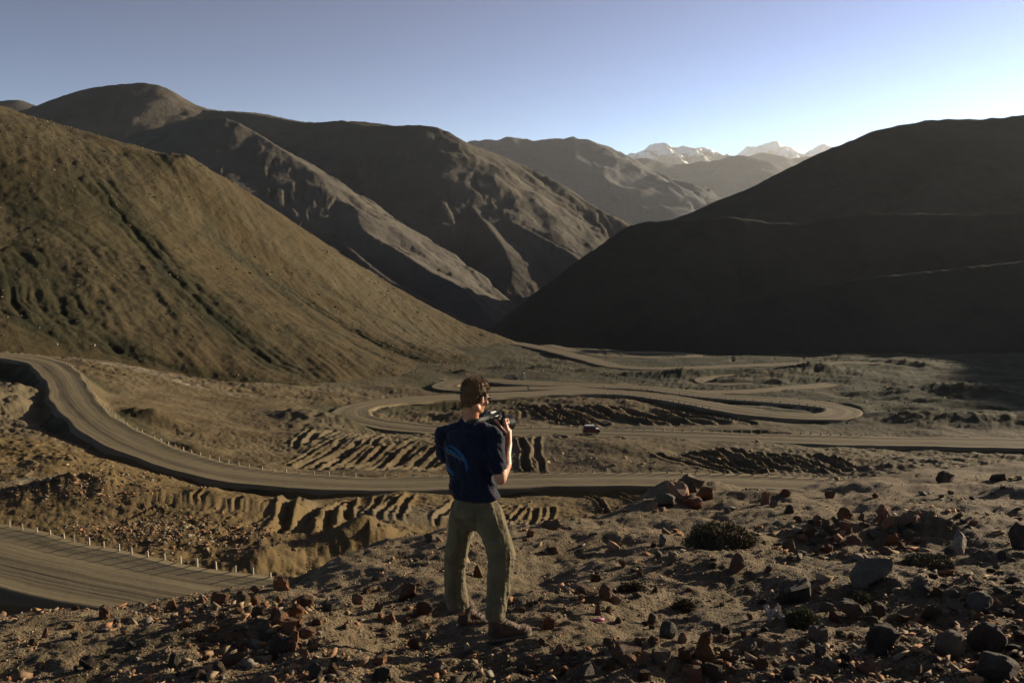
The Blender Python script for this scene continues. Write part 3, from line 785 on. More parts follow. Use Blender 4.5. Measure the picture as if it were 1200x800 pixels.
def ground_hit(px, py):
    r = ray(px, py); ys = np.arange(1.5, 60, .02) if py > 600 else np.arange(6, 90, .04)
    X_ = r[0] / r[1] * ys; Z_ = r[2] / r[1] * ys
    H = H_near(X_, ys)
    k = np.nonzero(H > Z_)[0]
    y = ys[k[0]] if len(k) else 20.
    return np.array([r[0] / r[1] * y, y, float(H_near(np.array([r[0] / r[1] * y]), np.array([y]))[0])])

LAND = [((585, 745), "the standing man's boots"), ((850, 632), 'the dark cushion shrub'), ((1022, 672), 'the big grey boulder'), ((805, 580), 'the ridge edge boulder heap'),
        ((315, 722), 'the left orange heap'), ((1050, 625), 'the long rubble band'), ((1165, 768), 'the two black corner boulders'), ((701, 731), 'the pink tube'),
        ((909, 722), 'the crumpled pale wrapper'), ((942, 724), 'the small round shrub'), ((250, 672), 'the end of lower road'), ((60, 700), 'the lower road bank'), ((1110, 560), 'the lone dark skyline boulder')]
USED = {}
def stone_label(px, py, size, colour, kind):
    ds = sorted(((px - a) ** 2 + (2 * (py - b)) ** 2, n, a, b) for (a, b), n in LAND)
    d, n, a, b = ds[0]; dist = math.sqrt(d)
    dx, dy = px - a, 2 * (py - b)
    how = 'just ' if dist < 45 else ('' if dist < 110 else 'far ')
    if abs(dx) > 2.2 * abs(dy): w = 'right of' if dx > 0 else 'left of'
    elif abs(dy) > 2.2 * abs(dx): w = 'in front of' if dy > 0 else 'behind'
    else: w = ('front ' if dy > 0 else 'back ') + ('right of' if dx > 0 else 'left of')
    base = f'{size} {colour} {kind} stone {how}{w} {n}'
    return base
WORDS = ['low', 'upright', 'tilted', 'half-buried', 'broad', 'narrow', 'squat', 'long']
STONES = []
def put_stone(px, py, w, h, colour, kind=None, label=None, rz=None, name='stone', sink=.22, depth=None, at=None, lift=0):
    r = random.Random(int(px * 131 + py * 17))
    kind = kind or r.choice(KINDS)
    g = ground_hit(px, py) if at is None else at
    sc = g[1] / 1000.
    sx, sz = w * sc, h * sc * 1.05
    sy = (depth or r.uniform(.7, 1.1)) * (w * .65 + h * .35) * sc
    me = rock_mesh(kind, r.randrange(3), colour)
    o = bpy.data.objects.new(name, me); COL.objects.link(o)
    o.scale = (sx, sy, sz / (1 - sink))
    o.location = (g[0], g[1] + sy * .3, g[2] + sz * .5 - sz * sink * .5 + lift)
    o.rotation_euler = (r.uniform(-.12, .12), r.uniform(-.18, .18), r.uniform(-.5, .5) if rz is None else rz)
    STONES.append((px, py, w, h, o))
    if label is None:
        m = max(w, h)
        size = 'large' if m > 26 else ('middling' if m > 16 else ('small' if m > 10 else 'tiny'))
        form = 'low' if h < w * .45 else ('upright' if h > w * 1.05 else 'squat')
        for extra in ([form], [form, r.choice(['tilted', 'half-buried', 'chipped'])]):
            label = stone_label(px, py, size, ' '.join(extra[:1]) + ' ' + colour, kind)
            if label not in USED: break
        if label in USED:
            # say which neighbour it lies by
            q = min(((px - s[0]) ** 2 + 4 * (py - s[1]) ** 2, s[4]['short']) for s in STONES[:-1] if s[4].get('short') and s[2] > 14)[1]
            label = f'{size} {form} {colour} {kind} stone beside {q}'
    USED[label] = USED.get(label, 0) + 1
    tag(o, label, 'stone', 'loose stones on the slope')
    return o
def named(px, py, w, h, colour, kind, label, short=None, **kw):
    kw.setdefault('sink', .30)
    o = put_stone(px, py, w, h, colour, kind, label, **kw)
    if short: o['short'] = short
    return o
N = named
N(560, 677, 12, 14, 'orange', 'wedge-shaped', 'bright orange wedge standing between the legs of the man', 'the bright orange wedge between the legs')
N(648, 621, 26, 9, 'rust-brown', 'jagged', 'low dark stone with a glowing orange tip behind the right knee', 'the orange tipped stone behind the man')
N(664, 621, 18, 4, 'tan', 'flat', 'thin tan sliver beside the orange tipped stone behind the man')
N(724, 638, 8, 8, 'pale', 'blocky', 'little cream block alone above the slope centre', 'the little cream block')
N(777, 639, 9, 12, 'pale', 'angular', 'cream upright pebble left of the dark cushion shrub', 'the cream upright pebble')
N(786, 664, 11, 18, 'tan', 'wedge-shaped', 'tall tan wedge casting a long shadow below the cushion shrub', 'the tall tan wedge')
N(699, 682, 13, 8, 'rust-brown', 'angular', 'rust stone with lit pale end midway right of the man')
N(684, 697, 26, 9, 'reddish', 'flat', 'long flat dark red slab beside a round brown stone', 'the long dark red slab')
N(710, 702, 17, 15, 'rust-brown', 'rounded', 'round brown stone at the end of the dark red slab', 'the round brown stone')
N(722, 709, 13, 9, 'orange', 'angular', 'peach coloured stone just below the round brown stone', 'the peach coloured stone')
N(701, 722, 8, 11, 'reddish', 'wedge-shaped', 'slim upright red stone standing behind the pink tube', 'the slim red stone')
N(783, 747, 22, 17, 'grey', 'rounded', 'smooth grey green domed stone right of the pink tube', 'the smooth grey domed stone')
N(766, 732, 15, 12, 'tan', 'jagged', 'brown chipped stone touching the smooth grey domed stone')
N(655, 768, 17, 12, 'orange', 'wedge-shaped', 'orange wedge lying in front right of the near boot', 'the orange wedge before the boot')
N(683, 797, 32, 17, 'grey', 'wedge-shaped', 'dark grey wedge with a pale edge at the bottom of the view', 'the grey wedge at the bottom')
N(735, 779, 40, 18, 'rust-brown', 'jagged', 'dark jagged slab in the rubble at bottom centre right', 'the dark jagged slab')
N(776, 782, 28, 19, 'tan', 'jagged', 'crumbling tan lump in the rubble at bottom centre right', 'the crumbling tan lump')
N(826, 775, 27, 20, 'orange', 'wedge-shaped', 'dark sided wedge with one lit orange face near the bottom edge', 'the wedge with one lit face')
N(812, 798, 24, 16, 'orange', 'blocky', 'warm orange block cut by the bottom edge', 'the orange block at the bottom edge')
N(838, 797, 22, 18, 'tan', 'blocky', 'warm tan block beside the orange block at the bottom edge')
N(898, 590, 9, 13, 'reddish', 'blocky', 'upright red stone on the ridge edge right of the boulder heap')
N(922, 581, 13, 7, 'reddish', 'rounded', 'red rounded stone resting on the skyline edge of the slope')
N(1110, 565, 22, 12, 'dark brown', 'angular', 'lone dark boulder near the upper edge of the right slope', 'the lone dark boulder')
N(1172, 563, 18, 8, 'dark brown', 'blocky', 'dark low boulder at the upper right of the slope', 'the dark low boulder')
N(865, 670, 19, 19, 'rust-brown', 'wedge-shaped', 'dark rust wedge in front of the dark cushion shrub', 'the dark rust wedge')
N(1022, 686, 46, 27, 'grey', 'blocky', 'big pale grey flat topped boulder on the right slope', 'the big pale grey boulder', depth=.9, rz=.3)
N(1079, 699, 21, 18, 'grey', 'wedge-shaped', 'grey pyramid stone right of the big pale grey boulder', 'the grey pyramid')
N(936, 706, 54, 18, 'dark brown', 'flat', 'long dark blade of rock lying left of the big grey boulder', 'the long dark blade')
N(998, 726, 38, 17, 'tan', 'flat', 'leaning layered tan slab with a lit edge right of the green shrub', 'the leaning tan slab')
N(978, 729, 14, 10, 'reddish', 'angular', 'vivid red stone left of the leaning tan slab')
N(878, 765, 20, 11, 'pale', 'flat', 'flat cream stone below the crumpled wrapper', 'the flat cream stone')
N(963, 756, 30, 19, 'tan', 'jagged', 'rough knobbly tan stone in front of the green shrub', 'the knobbly tan stone')
N(1040, 760, 38, 22, 'dark brown', 'angular', 'shadowed dark stone left of the large tan boulder', 'the shadowed dark stone')
N(1117, 770, 40, 26, 'tan', 'rounded', 'large tan boulder in the lower right', 'the large tan boulder')
N(1162, 764, 46, 30, 'dark brown', 'rounded', 'big near black rounded boulder, upper of two in the corner', 'the upper black boulder')
N(1176, 797, 54, 24, 'dark brown', 'rounded', 'big near black boulder cut by the bottom right corner', 'the lower black boulder')
N(928, 796, 23, 12, 'grey', 'rounded', 'rounded grey stone at the bottom edge right of centre', 'the rounded grey stone')
N(1126, 650, 17, 27, 'pale', 'jagged', 'pale pink spire rising from the right end of the rubble band', 'the pale pink spire')
N(1150, 654, 24, 7, 'pale', 'flat', 'thin pale blade leaning right of the pink spire', 'the thin pale blade', rz=-.5)
N(1062, 618, 14, 11, 'tan', 'blocky', 'tan block on top of the long rubble band')
N(1196, 643, 24, 26, 'dark brown', 'angular', 'dark boulder cut by the right edge of the view', 'the dark boulder at the right edge')
N(1152, 715, 30, 19, 'grey', 'rounded', 'rounded brown grey boulder near the right edge', 'the rounded boulder near the right edge')
N(1092, 728, 24, 20, 'tan', 'wedge-shaped', 'tan wedge midway down the right slope', 'the tan wedge')
N(328, 691, 18, 14, 'orange', 'blocky', 'bright orange block topping the heap by the lower road', 'the bright orange block')
N(257, 709, 22, 16, 'rust-brown', 'blocky', 'rust cube shaped stone at the upper left of the orange heap', 'the rust cube')
N(283, 708, 19, 14, 'tan', 'rounded', 'sandy rounded stone right of the rust cube', 'the sandy rounded stone')
N(298, 709, 12, 10, 'orange', 'rounded', 'round orange stone right of the sandy rounded stone')
N(302, 720, 15, 9, 'tan', 'blocky', 'sandy block under the round orange stone')
N(320, 727, 10, 16, 'orange', 'wedge-shaped', 'narrow upright orange splinter in the middle of the left heap')
N(346, 724, 20, 14, 'orange', 'rounded', 'orange brown boulder at the upper right of the left heap', 'the orange brown boulder')
N(327, 732, 18, 15, 'orange', 'jagged', 'orange forked stone in the centre of the left heap', 'the forked orange stone')
N(311, 742, 14, 11, 'tan', 'angular', 'buff stone low in the left heap')
N(338, 743, 19, 14, 'orange', 'blocky', 'brightest orange block in the lower left heap', 'the brightest orange block')
N(344, 757, 16, 16, 'orange', 'angular', 'orange block stacked under the brightest one in the left heap')
N(324, 771, 26, 24, 'dark brown', 'wedge-shaped', 'charcoal boulder with a pale rim at the foot of the left heap', 'the charcoal boulder')
N(357, 712, 21, 13, 'rust-brown', 'angular', 'dark brown stone right of the orange heap', 'the dark stone right of the heap')
N(270, 781, 32, 8, 'rust-brown', 'flat', 'long rust slab lying at lower left', 'the long rust slab')
N(255, 790, 20, 12, 'tan', 'rounded', 'pebble like tan stone in front of the long rust slab')
N(388, 716, 27, 9, 'grey', 'flat', 'flat grey stone between the left heap and the man', 'the flat grey stone')
N(419, 708, 18, 11, 'orange', 'rounded', 'orange brown loaf shaped stone left of the man', 'the loaf shaped stone')
N(477, 702, 21, 16, 'reddish', 'blocky', 'deep red block just left of the trousers', 'the deep red block')
N(443, 718, 16, 12, 'tan', 'wedge-shaped', 'tan wedge between the loaf shaped stone and the red block')
N(456, 729, 18, 9, 'orange', 'flat', 'flat orange stone below the deep red block')
N(497, 720, 22, 13, 'rust-brown', 'angular', 'brown stone under the left trouser leg', 'the brown stone under the trouser leg')
N(369, 799, 22, 17, 'grey', 'angular', 'grey angular boulder at the bottom edge left of centre', 'the grey angular boulder')
N(445, 799, 25, 14, 'grey', 'blocky', 'grey slab at the bottom edge below the left boot', 'the grey slab')
N(509, 791, 16, 16, 'pale', 'blocky', 'pale olive cube at the bottom in front of the man', 'the pale olive cube')
N(445, 780, 18, 10, 'orange', 'flat', 'flat orange stone in the man\'s shadow', 'the flat orange stone')
N(448, 772, 7, 10, 'pale', 'wedge-shaped', 'tiny white upright chip in the shadow of the man')
N(484, 760, 15, 10, 'rust-brown', 'angular', 'brown stone lying between the two leg shadows')
N(203, 782, 14, 16, 'grey', 'rounded', 'rounded grey stone at the lower left in shade')
N(121, 726, 13, 14, 'rust-brown', 'angular', 'rust stone alone below the lower road bank', 'the lone rust stone')
N(52, 748, 8, 11, 'orange', 'wedge-shaped', 'small orange wedge alone at far left')
N(199, 715, 17, 11, 'orange', 'wedge-shaped', 'orange wedge on the slope edge by the lower road', 'the orange wedge by the road')
N(101, 785, 20, 14, 'dark brown', 'angular', 'dark stone at the lower left corner', 'the dark stone at lower left')
N(502, 635, 14, 8, 'tan', 'angular', 'buff stone on the ridge edge left of the man\'s hip')
for px, py, w, h, c, k, l in [(812, 577, 30, 18, 'dark brown', 'jagged', 'top boulder of the heap on the ridge edge'), (796, 585, 30, 18, 'rust-brown', 'angular', 'left boulder of the heap on the ridge edge'),
                              (778, 594, 28, 14, 'dark brown', 'blocky', 'lowest left boulder of the ridge edge heap'), (826, 586, 22, 14, 'rust-brown', 'blocky', 'right boulder of the heap on the ridge edge'),
                              (812, 595, 26, 12, 'reddish', 'angular', 'red front boulder of the ridge edge heap'), (764, 598, 18, 9, 'rust-brown', 'flat', 'flat stone trailing off the left of the ridge heap')]:
    N(px, py, w, h, c, k, l)

# the rest of the stones one can pick apart
ZONES = [  # px0, px1, py0, py1, count, min, max, colours
    (925, 1145, 606, 652, 46, 8, 19, ['rust-brown', 'tan', 'orange', 'rust-brown', 'tan', 'orange', 'reddish', 'grey']),
    (1060, 1200, 655, 720, 22, 9, 22, ['grey', 'rust-brown', 'tan', 'grey']),
    (960, 1200, 715, 798, 34, 9, 24, ['grey', 'tan', 'tan', 'rust-brown', 'dark brown', 'orange']),
    (700, 900, 752, 799, 22, 9, 20, ['orange', 'rust-brown', 'tan', 'rust-brown']),
    (215, 375, 692, 775, 36, 8, 18, ['orange', 'tan', 'orange', 'rust-brown', 'orange']),
    (380, 530, 655, 740, 16, 7, 14, ['rust-brown', 'orange', 'tan']),
    (610, 780, 615, 740, 14, 7, 12, ['rust-brown', 'tan', 'orange']),
    (600, 700, 745, 799, 7, 8, 15, ['rust-brown', 'orange', 'tan']),
    (20, 240, 715, 798, 12, 7, 14, ['rust-brown', 'tan', 'grey']),
    (840, 1200, 570, 608, 12, 7, 13, ['rust-brown', 'dark brown', 'tan']),
    (800, 1000, 655, 750, 12, 8, 15, ['rust-brown', 'tan', 'dark brown']),
    (380, 600, 765, 798, 6, 8, 15, ['grey', 'rust-brown', 'tan']), (600, 960, 690, 798, 14, 8, 20, ['tan', 'rust-brown', 'orange'])]
rz_ = random.Random(11)
placed = [(s[0], s[1] - s[3] / 2, max(s[2], s[3])) for s in STONES]
placed += [(590, 745, 26), (550, 725, 22), (701, 731, 12), (909, 722, 16), (850, 630, 50)]
for x0, x1, y0, y1, cnt, a, b, cols in ZONES:
    n = 0; tries = 0
    while n < cnt and tries < 900:
        tries += 1
        px, py = rz_.uniform(x0, x1), rz_.uniform(y0, y1)
        w = a + (b - a) * rz_.random() ** 1.8; h = w * rz_.choice([.3, .38, .45, .55, .7, .85])
        if any((px - q[0]) ** 2 + 2.5 * (py - h / 2 - q[1]) ** 2 < (.46 * (w + q[2])) ** 2 for q in placed): continue
        edge = np.interp(px, [0, 160, 330, 420, 560, 700, 850, 1000, 1200], [705, 712, 690, 662, 640, 612, 588, 580, 562])
        if py < edge: continue
        placed.append((px, py - h / 2, w)); n += 1
        put_stone(px, py, w, h, rz_.choice(cols), rz_.choice(['flat', 'flat', 'angular', 'jagged', 'blocky', 'wedge-shaped', 'angular', 'rounded']), sink=.3)

# ------------------------------------------------------------------ small stones and gravel nobody could count
def scatter(name, n, seed, smin, smax, kinds, mats, pick, parent=None, pw=2.2, zfun=None, flat=.62):
    g = np.random.default_rng(seed)
    bases = []
    for j, k in enumerate(kinds):
        me = rock_data('tmp', k, 900 + j, 0)
        V = np.array([v.co for v in me.vertices]); Fa = [tuple(p.vertices) for p in me.polygons]
        T = []
        for f in Fa:
            for q in range(1, len(f) - 1): T.append((f[0], f[q], f[q + 1]))
        bases.append((V, np.array(T))); bpy.data.meshes.remove(me)
    X, Y, S = pick(g, n)
    Z = zfun(X, Y)
    V_all, F_all, M_all = [], [], []; off = 0
    kk = g.integers(0, len(bases), len(X)); mi = g.integers(0, len(mats), len(X))
    for b, (V, T) in enumerate(bases):
        for_ = np.nonzero(kk == b)[0]
        if not len(for_): continue
        a = g.uniform(0, 6.283, len(for_)); ca, sa = np.cos(a), np.sin(a)
        tl = g.uniform(-.4, .4, (len(for_), 2))
        sx = S[for_] * g.uniform(.7, 1.7, len(for_)); sy = S[for_] * g.uniform(.6, 1.1, len(for_)); sz = S[for_] * g.uniform(.25, .9, len(for_)) * flat / .62
        P = V[None] * np.stack([sx, sy, sz], -1)[:, None]
        x = P[..., 0] * ca[:, None] - P[..., 1] * sa[:, None]; y = P[..., 0] * sa[:, None] + P[..., 1] * ca[:, None]
        z = P[..., 2] + x * tl[:, :1] + y * tl[:, 1:]
        P = np.stack([x + X[for_][:, None], y + Y[for_][:, None], z + (Z[for_] + sz * .22)[:, None]], -1)
        nv = len(V)
        Fc = T[None] + (np.arange(len(for_)) * nv)[:, None, None] + off
        V_all.append(P.reshape(-1, 3)); F_all.append(Fc.reshape(-1, 3)); M_all.append(np.repeat(mi[for_], len(T)))
        off += nv * len(for_)
    V = np.concatenate(V_all).astype(np.float32); Fc = np.concatenate(F_all).astype(np.int32); M = np.concatenate(M_all).astype(np.int32)
    me = bpy.data.meshes.new(name); me.vertices.add(len(V)); me.vertices.foreach_set('co', V.ravel())
    me.loops.add(Fc.size); me.polygons.add(len(Fc))
    me.loops.foreach_set('vertex_index', Fc.ravel()); me.polygons.foreach_set('loop_start', (np.arange(len(Fc)) * 3).astype(np.int32))
    me.polygons.foreach_set('loop_total', np.full(len(Fc), 3, np.int32)); me.polygons.foreach_set('material_index', M)
    me.update(calc_edges=True)
    for m in mats: me.materials.append(m)
    o = link(bpy.data.objects.new(name, me)); o['kind'] = 'stuff'
    return o
def m_grit(name, ca, cb):
    t = NT(name, .9, .2); t.color(t.mix(t.ramp(t.noise(t.pos(), 25, 3, .6), .35, .65), ca, cb)); return t.m
GRIT = [m_grit('brown_grit', (0.111, 0.070, 0.039), (0.178, 0.115, 0.066)), m_grit('tan_grit', (0.178, 0.131, 0.078), (0.238, 0.176, 0.109)), m_grit('rust_grit', (0.170, 0.082, 0.039), (0.238, 0.123, 0.062)), m_grit('grey_grit', (0.111, 0.098, 0.074), (0.162, 0.143, 0.109)), m_grit('dark_grit', (0.051, 0.041, 0.027), (0.085, 0.066, 0.043))]
PALEG = [m_grit('orange_grit', (0.221, 0.119, 0.061), (0.289, 0.164, 0.086))]
def pick_fore(smin, smax, expo, thr, right_bias=.0):
    def f(g, n):
        px = g.uniform(-140, 1340, n * 3); py = 555 + 265 * g.uniform(0, 1, n * 3) ** .9
        v = -(-SP + -(py - 400) / 1000 * CP) / (CP + -(py - 400) / 1000 * SP)
        d = 1.67 / np.maximum(v - .167, .03); X = (px - 600) / 1000 * d; Y = d
        ye = np.interp(X, EX, EY)
        dens = fbm(X * .9, Y * .6, 3, 201) + 1.1 * np.exp(-((px - 1040) / 130) ** 2 - ((py - 628) / 22) ** 2) + 1.2 * np.exp(-((px - 305) / 75) ** 2 - ((py - 728) / 34) ** 2) + .7 * sstep(850, 1100, px) * sstep(630, 720, py) + .35 * sstep(740, 790, py) + .5 * np.exp(-((px - 800) / 60) ** 2 - ((py - 590) / 16) ** 2)
        ok = (Y < ye + .8) & (Y > 3.2) & (dens + g.uniform(-.5, .5, n * 3) > thr)
        X, Y = X[ok][:n], Y[ok][:n]
        S = smin + (smax - smin) * g.uniform(0, 1, len(X)) ** expo
        return X, Y, S * (.45 + .55 * Y / 7)
    return f
scatter('small_stones', 3400, 5, .022, .085, ['shard', 'shard', 'shard', 'wedge-shaped', 'jagged', 'blocky'], GRIT + GRIT[:3] + PALEG, pick_fore(.018, .10, 3.6, .42), zfun=H_near)
scatter('gravel', 30000, 6, .006, .026, ['shard', 'shard', 'wedge-shaped'], GRIT, pick_fore(.005, .026, 3.2, -.3), zfun=H_near)
H_one = sampler(VGRID)
def pick_valley(g, n):
    A = []
    for px, py, rx, ry, z, m in [(215, 632, 130, 26, -24.5, .45), (90, 590, 90, 16, -25.5, .16), (900, 600, 300, 18, -29, .08), (560, 430, 110, 12, -47, .10), (150, 560, 150, 26, -27, .08), (700, 545, 300, 18, -35, .05), (1050, 470, 130, 30, -43, .08)]:
        k = int(n * m); a = g.normal(0, .55, (k, 2))
        qx = px + a[:, 0] * rx; qy = py + a[:, 1] * ry
        P = np.array([WZ(x, y, z) for x, y in zip(qx, qy)]); A.append(P[:, :2])
    A = np.concatenate(A)
    E = road_field(A[:, 0][None], A[:, 1][None])[0][0]
    A = A[E > .6]
    return A[:, 0], A[:, 1], (.12 + .38 * g.uniform(0, 1, len(A)) ** 3) * np.clip(A[:, 1] / 90, .8, 2.2)
scatter('scattered_valley_stones', 3600, 8, .1, .5, ['angular', 'blocky', 'wedge-shaped'], GRIT, pick_valley, zfun=H_one, flat=.5)
def pick_hill(g, n):
    px = g.uniform(-120, 600, n * 2); Y = g.uniform(215, 540, n * 2); X = Y * (px - 600) / 1000
    d = fbm(X * .02, Y * .02, 4, 402) + .5 * ridged(X * .05 + Y * .03, Y * .01, 3, 403)
    ok = d + g.uniform(-.6, .6, n * 2) > .45
    X, Y = X[ok][:n], Y[ok][:n]
    return X, Y, (.18 + .75 * g.uniform(0, 1, len(X)) ** 4) * Y / 330
scatter('hillside_scree', 7000, 12, .2, .8, ['shard', 'angular', 'wedge-shaped'], [GRIT[0], GRIT[4], GRIT[4], GRIT[1]], pick_hill, zfun=sampler(HGRID), flat=.6)

# ------------------------------------------------------------------ cushion shrubs
def m_leafy(name, a, b):
    t = NT(name, .85, .15); t.color(t.mix(t.ramp(t.noise(t.pos(), 9, 3, .6), .35, .65), a, b)); return t.m
M_SHR = m_leafy('dry_cushion_leaves', (.055, .045, .022), (.095, .075, .036)); M_SHR2 = m_leafy('olive_cushion_leaves', (.06, .06, .028), (.11, .10, .05)); M_TWIG = m_leafy('twig_bark', (.06, .04, .025), (.10, .07, .045))
def shrub(px, py, w, h, label, mat, n=1800, seed=1):
    g = np.random.default_rng(seed); c = ground_hit(px, py); sc = c[1] / 1000
    rx, rz = w * sc / 2, h * sc; ry = rx * .8
    root = empty('cushion_shrub', (c[0], c[1] + ry * .6, c[2] - .02)); tag(root, label, 'shrub', 'cushion shrubs on the slope')
    th = g.uniform(0, 6.283, n); u = g.uniform(.0, 1, n); ph = np.arccos(u)
    D = np.stack([np.sin(ph) * np.cos(th), np.sin(ph) * np.sin(th), np.cos(ph)], -1)
    lump = 1 + .22 * noise(D[:, 0] * 2.2 + seed, D[:, 1] * 2.2, seed)
    rad = lump * g.uniform(.72, 1.06, n)
    B = D * np.array([rx, ry, rz]) * rad[:, None]
    L = g.uniform(.018, .04, n) * (.7 + rx); wdt = L * .22
    up = D * .8 + g.normal(0, .45, (n, 3)); up /= np.linalg.norm(up, axis=1)[:, None]
    sd = np.cross(up, g.normal(0, 1, (n, 3))); sd /= np.linalg.norm(sd, axis=1)[:, None]
    V = np.stack([B - sd * wdt[:, None], B + sd * wdt[:, None], B + up * L[:, None]], 1).reshape(-1, 3)
    Fc = np.arange(n * 3).reshape(-1, 3)
    raw_mesh('foliage', V, Fc, mat, parent=root)
    # woody dome below
    vs, fs = [], []
    K = 10
    for j in range(5):
        a = j / 4 * math.pi / 2
        for k in range(K):
            t = k / K * 2 * math.pi; q = .8 * (1 + .15 * math.sin(3 * t + seed) * math.cos(a))
            vs.append((rx * q * math.cos(a) * math.cos(t), ry * q * math.cos(a) * math.sin(t), rz * .8 * math.sin(a)))
    for j in range(4):
        for k in range(K): fs.append((j * K + k, j * K + (k + 1) % K, (j + 1) * K + (k + 1) % K, (j + 1) * K + k))
    raw_mesh('stem_mass', vs, fs, M_TWIG, parent=root)
shrub(850, 644, 88, 25, 'wide dark brown cushion shrub right of centre on the slope', M_SHR, 4200, 1)
shrub(803, 716, 28, 13, 'small dark cushion shrub behind the smooth grey domed stone', M_SHR, 900, 2)
shrub(942, 733, 38, 19, 'small round olive shrub right of the crumpled wrapper', M_SHR2, 1600, 3)
shrub(742, 693, 30, 10, 'low flat dark shrub right of the round brown stone', M_SHR, 900, 4)
shrub(1095, 668, 60, 12, 'low spreading olive shrub under the pale pink spire', M_SHR2, 1500, 5)
shrub(1010, 706, 40, 9, 'thin olive mat shrub in front of the big grey boulder', M_SHR2, 900, 6)

# ------------------------------------------------------------------ litter
def simple(name, c, rough=.6, spec=.4):
    t = NT(name, rough, spec); n = t.noise(t.obj(), 14, 4, .6)
    t.color(t.mix(t.ramp(n, .35, .7, 0, .5), c, tuple(x * .6 for x in c))); return t.m
g = ground_hit(701, 731)
root = empty('litter_tube', (g[0], g[1] + .01, g[2] + .018), .15); tag(root, 'small pink plastic tube lying on the soil by the slim red stone', 'litter')
def cyl(p0, p1, r0, r1, n=12, caps=True):
    p0, p1 = Vector(p0), Vector(p1); d = (p1 - p0).normalized(); a = d.orthogonal().normalized(); b = d.cross(a)
    vs, fs = [], []
    for p, r in ((p0, r0), (p1, r1)):
        for k in range(n):
            t = 2 * math.pi * k / n; vs.append(p + a * math.cos(t) * r + b * math.sin(t) * r)
    for k in range(n): fs.append((k, (k + 1) % n, n + (k + 1) % n, n + k))
    if caps: fs += [tuple(range(n - 1, -1, -1)), tuple(range(n, 2 * n))]
    return vs, fs
v_, f_ = cyl((-.04, 0, 0), (.045, 0, 0), .013, .013); raw_mesh('tube', v_, f_, simple('pink_plastic', (.42, .10, .19)), True, root)
v_, f_ = cyl((-.056, 0, 0), (-.04, 0, 0), .0145, .0145); raw_mesh('cap', v_, f_, simple('dull_brass', (.25, .17, .12), .4), False, root)
def crumple(px, py, w, h, label, mat):
    c = ground_hit(px, py); sc = c[1] / 1000; r = random.Random(int(px)); vs, fs = [], []
    n = 9
    for j in range(n):
        for i in range(n):
            x, y = (i / (n - 1) - .5), (j / (n - 1) - .5)
            vs.append((x * w * sc + r.gauss(0, .005), y * w * sc * .8 + r.gauss(0, .005), h * sc * (.45 + .4 * math.sin(x * 9 + y * 4) * math.cos(y * 8) + r.uniform(-.15, .15))))
    for j in range(n - 1):
        for i in range(n - 1): a = j * n + i; fs.append((a, a + 1, a + n + 1, a + n))
    o = raw_mesh('crumpled_wrapper', vs, fs, mat); o.location = (c[0], c[1] + .04, c[2])
    m = o.modifiers.new('thickness', 'SOLIDIFY'); m.thickness = .004
    tag(o, label, 'litter')
crumple(909, 728, 20, 18, 'crumpled pale paper wrapper left of the small round olive shrub', simple('crumpled_paper', (.34, .30, .24), .7))

# ------------------------------------------------------------------ guard posts along the roads
M_POST = simple('whitewashed_stone', (.34, .30, .23), .85, .2); M_POSTB = simple('post_base_stone', (.28, .22, .15), .9, .2)
def post_mesh():
    bm = bmesh.new()
    r = bmesh.ops.create_cube(bm, size=1)
    for v in bm.verts:
        v.co.z += .5
        if v.co.z > .5: v.co.x *= .78; v.co.y *= .78
    bmesh.ops.bevel(bm, geom=bm.edges[:], offset=.09, segments=1, affect='EDGES')
    me = bpy.data.meshes.new('guard_post'); bm.to_mesh(me); bm.free()
    me.materials.append(M_POST); me.materials.append(M_POSTB)
    for p in me.polygons:
        if p.center.z < .35: p.material_index = 1
    return me
PM = post_mesh()
ORD = 'first second third fourth fifth sixth seventh eighth ninth tenth eleventh twelfth thirteenth fourteenth fifteenth sixteenth seventeenth eighteenth nineteenth twentieth twenty-first twenty-second twenty-third twenty-fourth twenty-fifth twenty-sixth twenty-seventh twenty-eighth twenty-ninth thirtieth'.split()
def posts(key, px0, px1, spacing, h, w, label, group, inset=1.0, py_rng=None, side=1, ordinal=None):
    P, hw, bank = ROADS[key]; P = catmull(P[::2], .5)
    T = np.gradient(P[:, :2], axis=0); T /= np.linalg.norm(T, axis=1)[:, None]
    Nn = np.c_[T[:, 1], -T[:, 0]]; sg = np.sign(Nn @ np.array([SUNV.x, SUNV.y])) * side
    row = []; last = None; cnt = 0; r = random.Random(key + str(px0))
    for p, nn, s in zip(P, Nn, sg):
        q = p[:2] + nn * s * hw * inset
        sx, sy = SCR((q[0], q[1], p[2]))
        if not (px0 < sx < px1): continue
        if py_rng and not (py_rng[0] < sy < py_rng[1]): continue
        if last is not None and np.hypot(*(q - last)) < spacing: continue
        last = q; 
        if r.random() < .05: continue
        o = bpy.data.objects.new('guard_post', PM); COL.objects.link(o)
        o.location = (q[0] + r.uniform(-.05, .05), q[1] + r.uniform(-.05, .05), p[2] - .05)
        o.scale = (w * r.uniform(.85, 1.1), w * r.uniform(.85, 1.1), (h + .1) * r.uniform(.85, 1.12)); o.rotation_euler = (r.uniform(-.07, .07), r.uniform(-.07, .07), r.uniform(-.4, .4) + math.atan2(nn[1], nn[0]))
        tag(o, label, 'post', group); cnt += 1; row.append(o)
    if ordinal:
        row.sort(key=lambda o: SCR(o.location)[0])
        for i, o in enumerate(row): o['label'] = f'{ORD[i]} guard post counted from the left {ordinal}'
    return cnt
nposts = 0
nposts += posts('lower', -40, 318, 1.12, .5, .13, 'short white topped guard post along the far edge of the lowest road at left', 'guard posts of the lowest road', ordinal='along the lowest road at left')
nposts += posts('left', 78, 545, 1.75, .5, .15, 'small whitish guard post along the outer edge of the winding left road', 'guard posts of the winding left road')
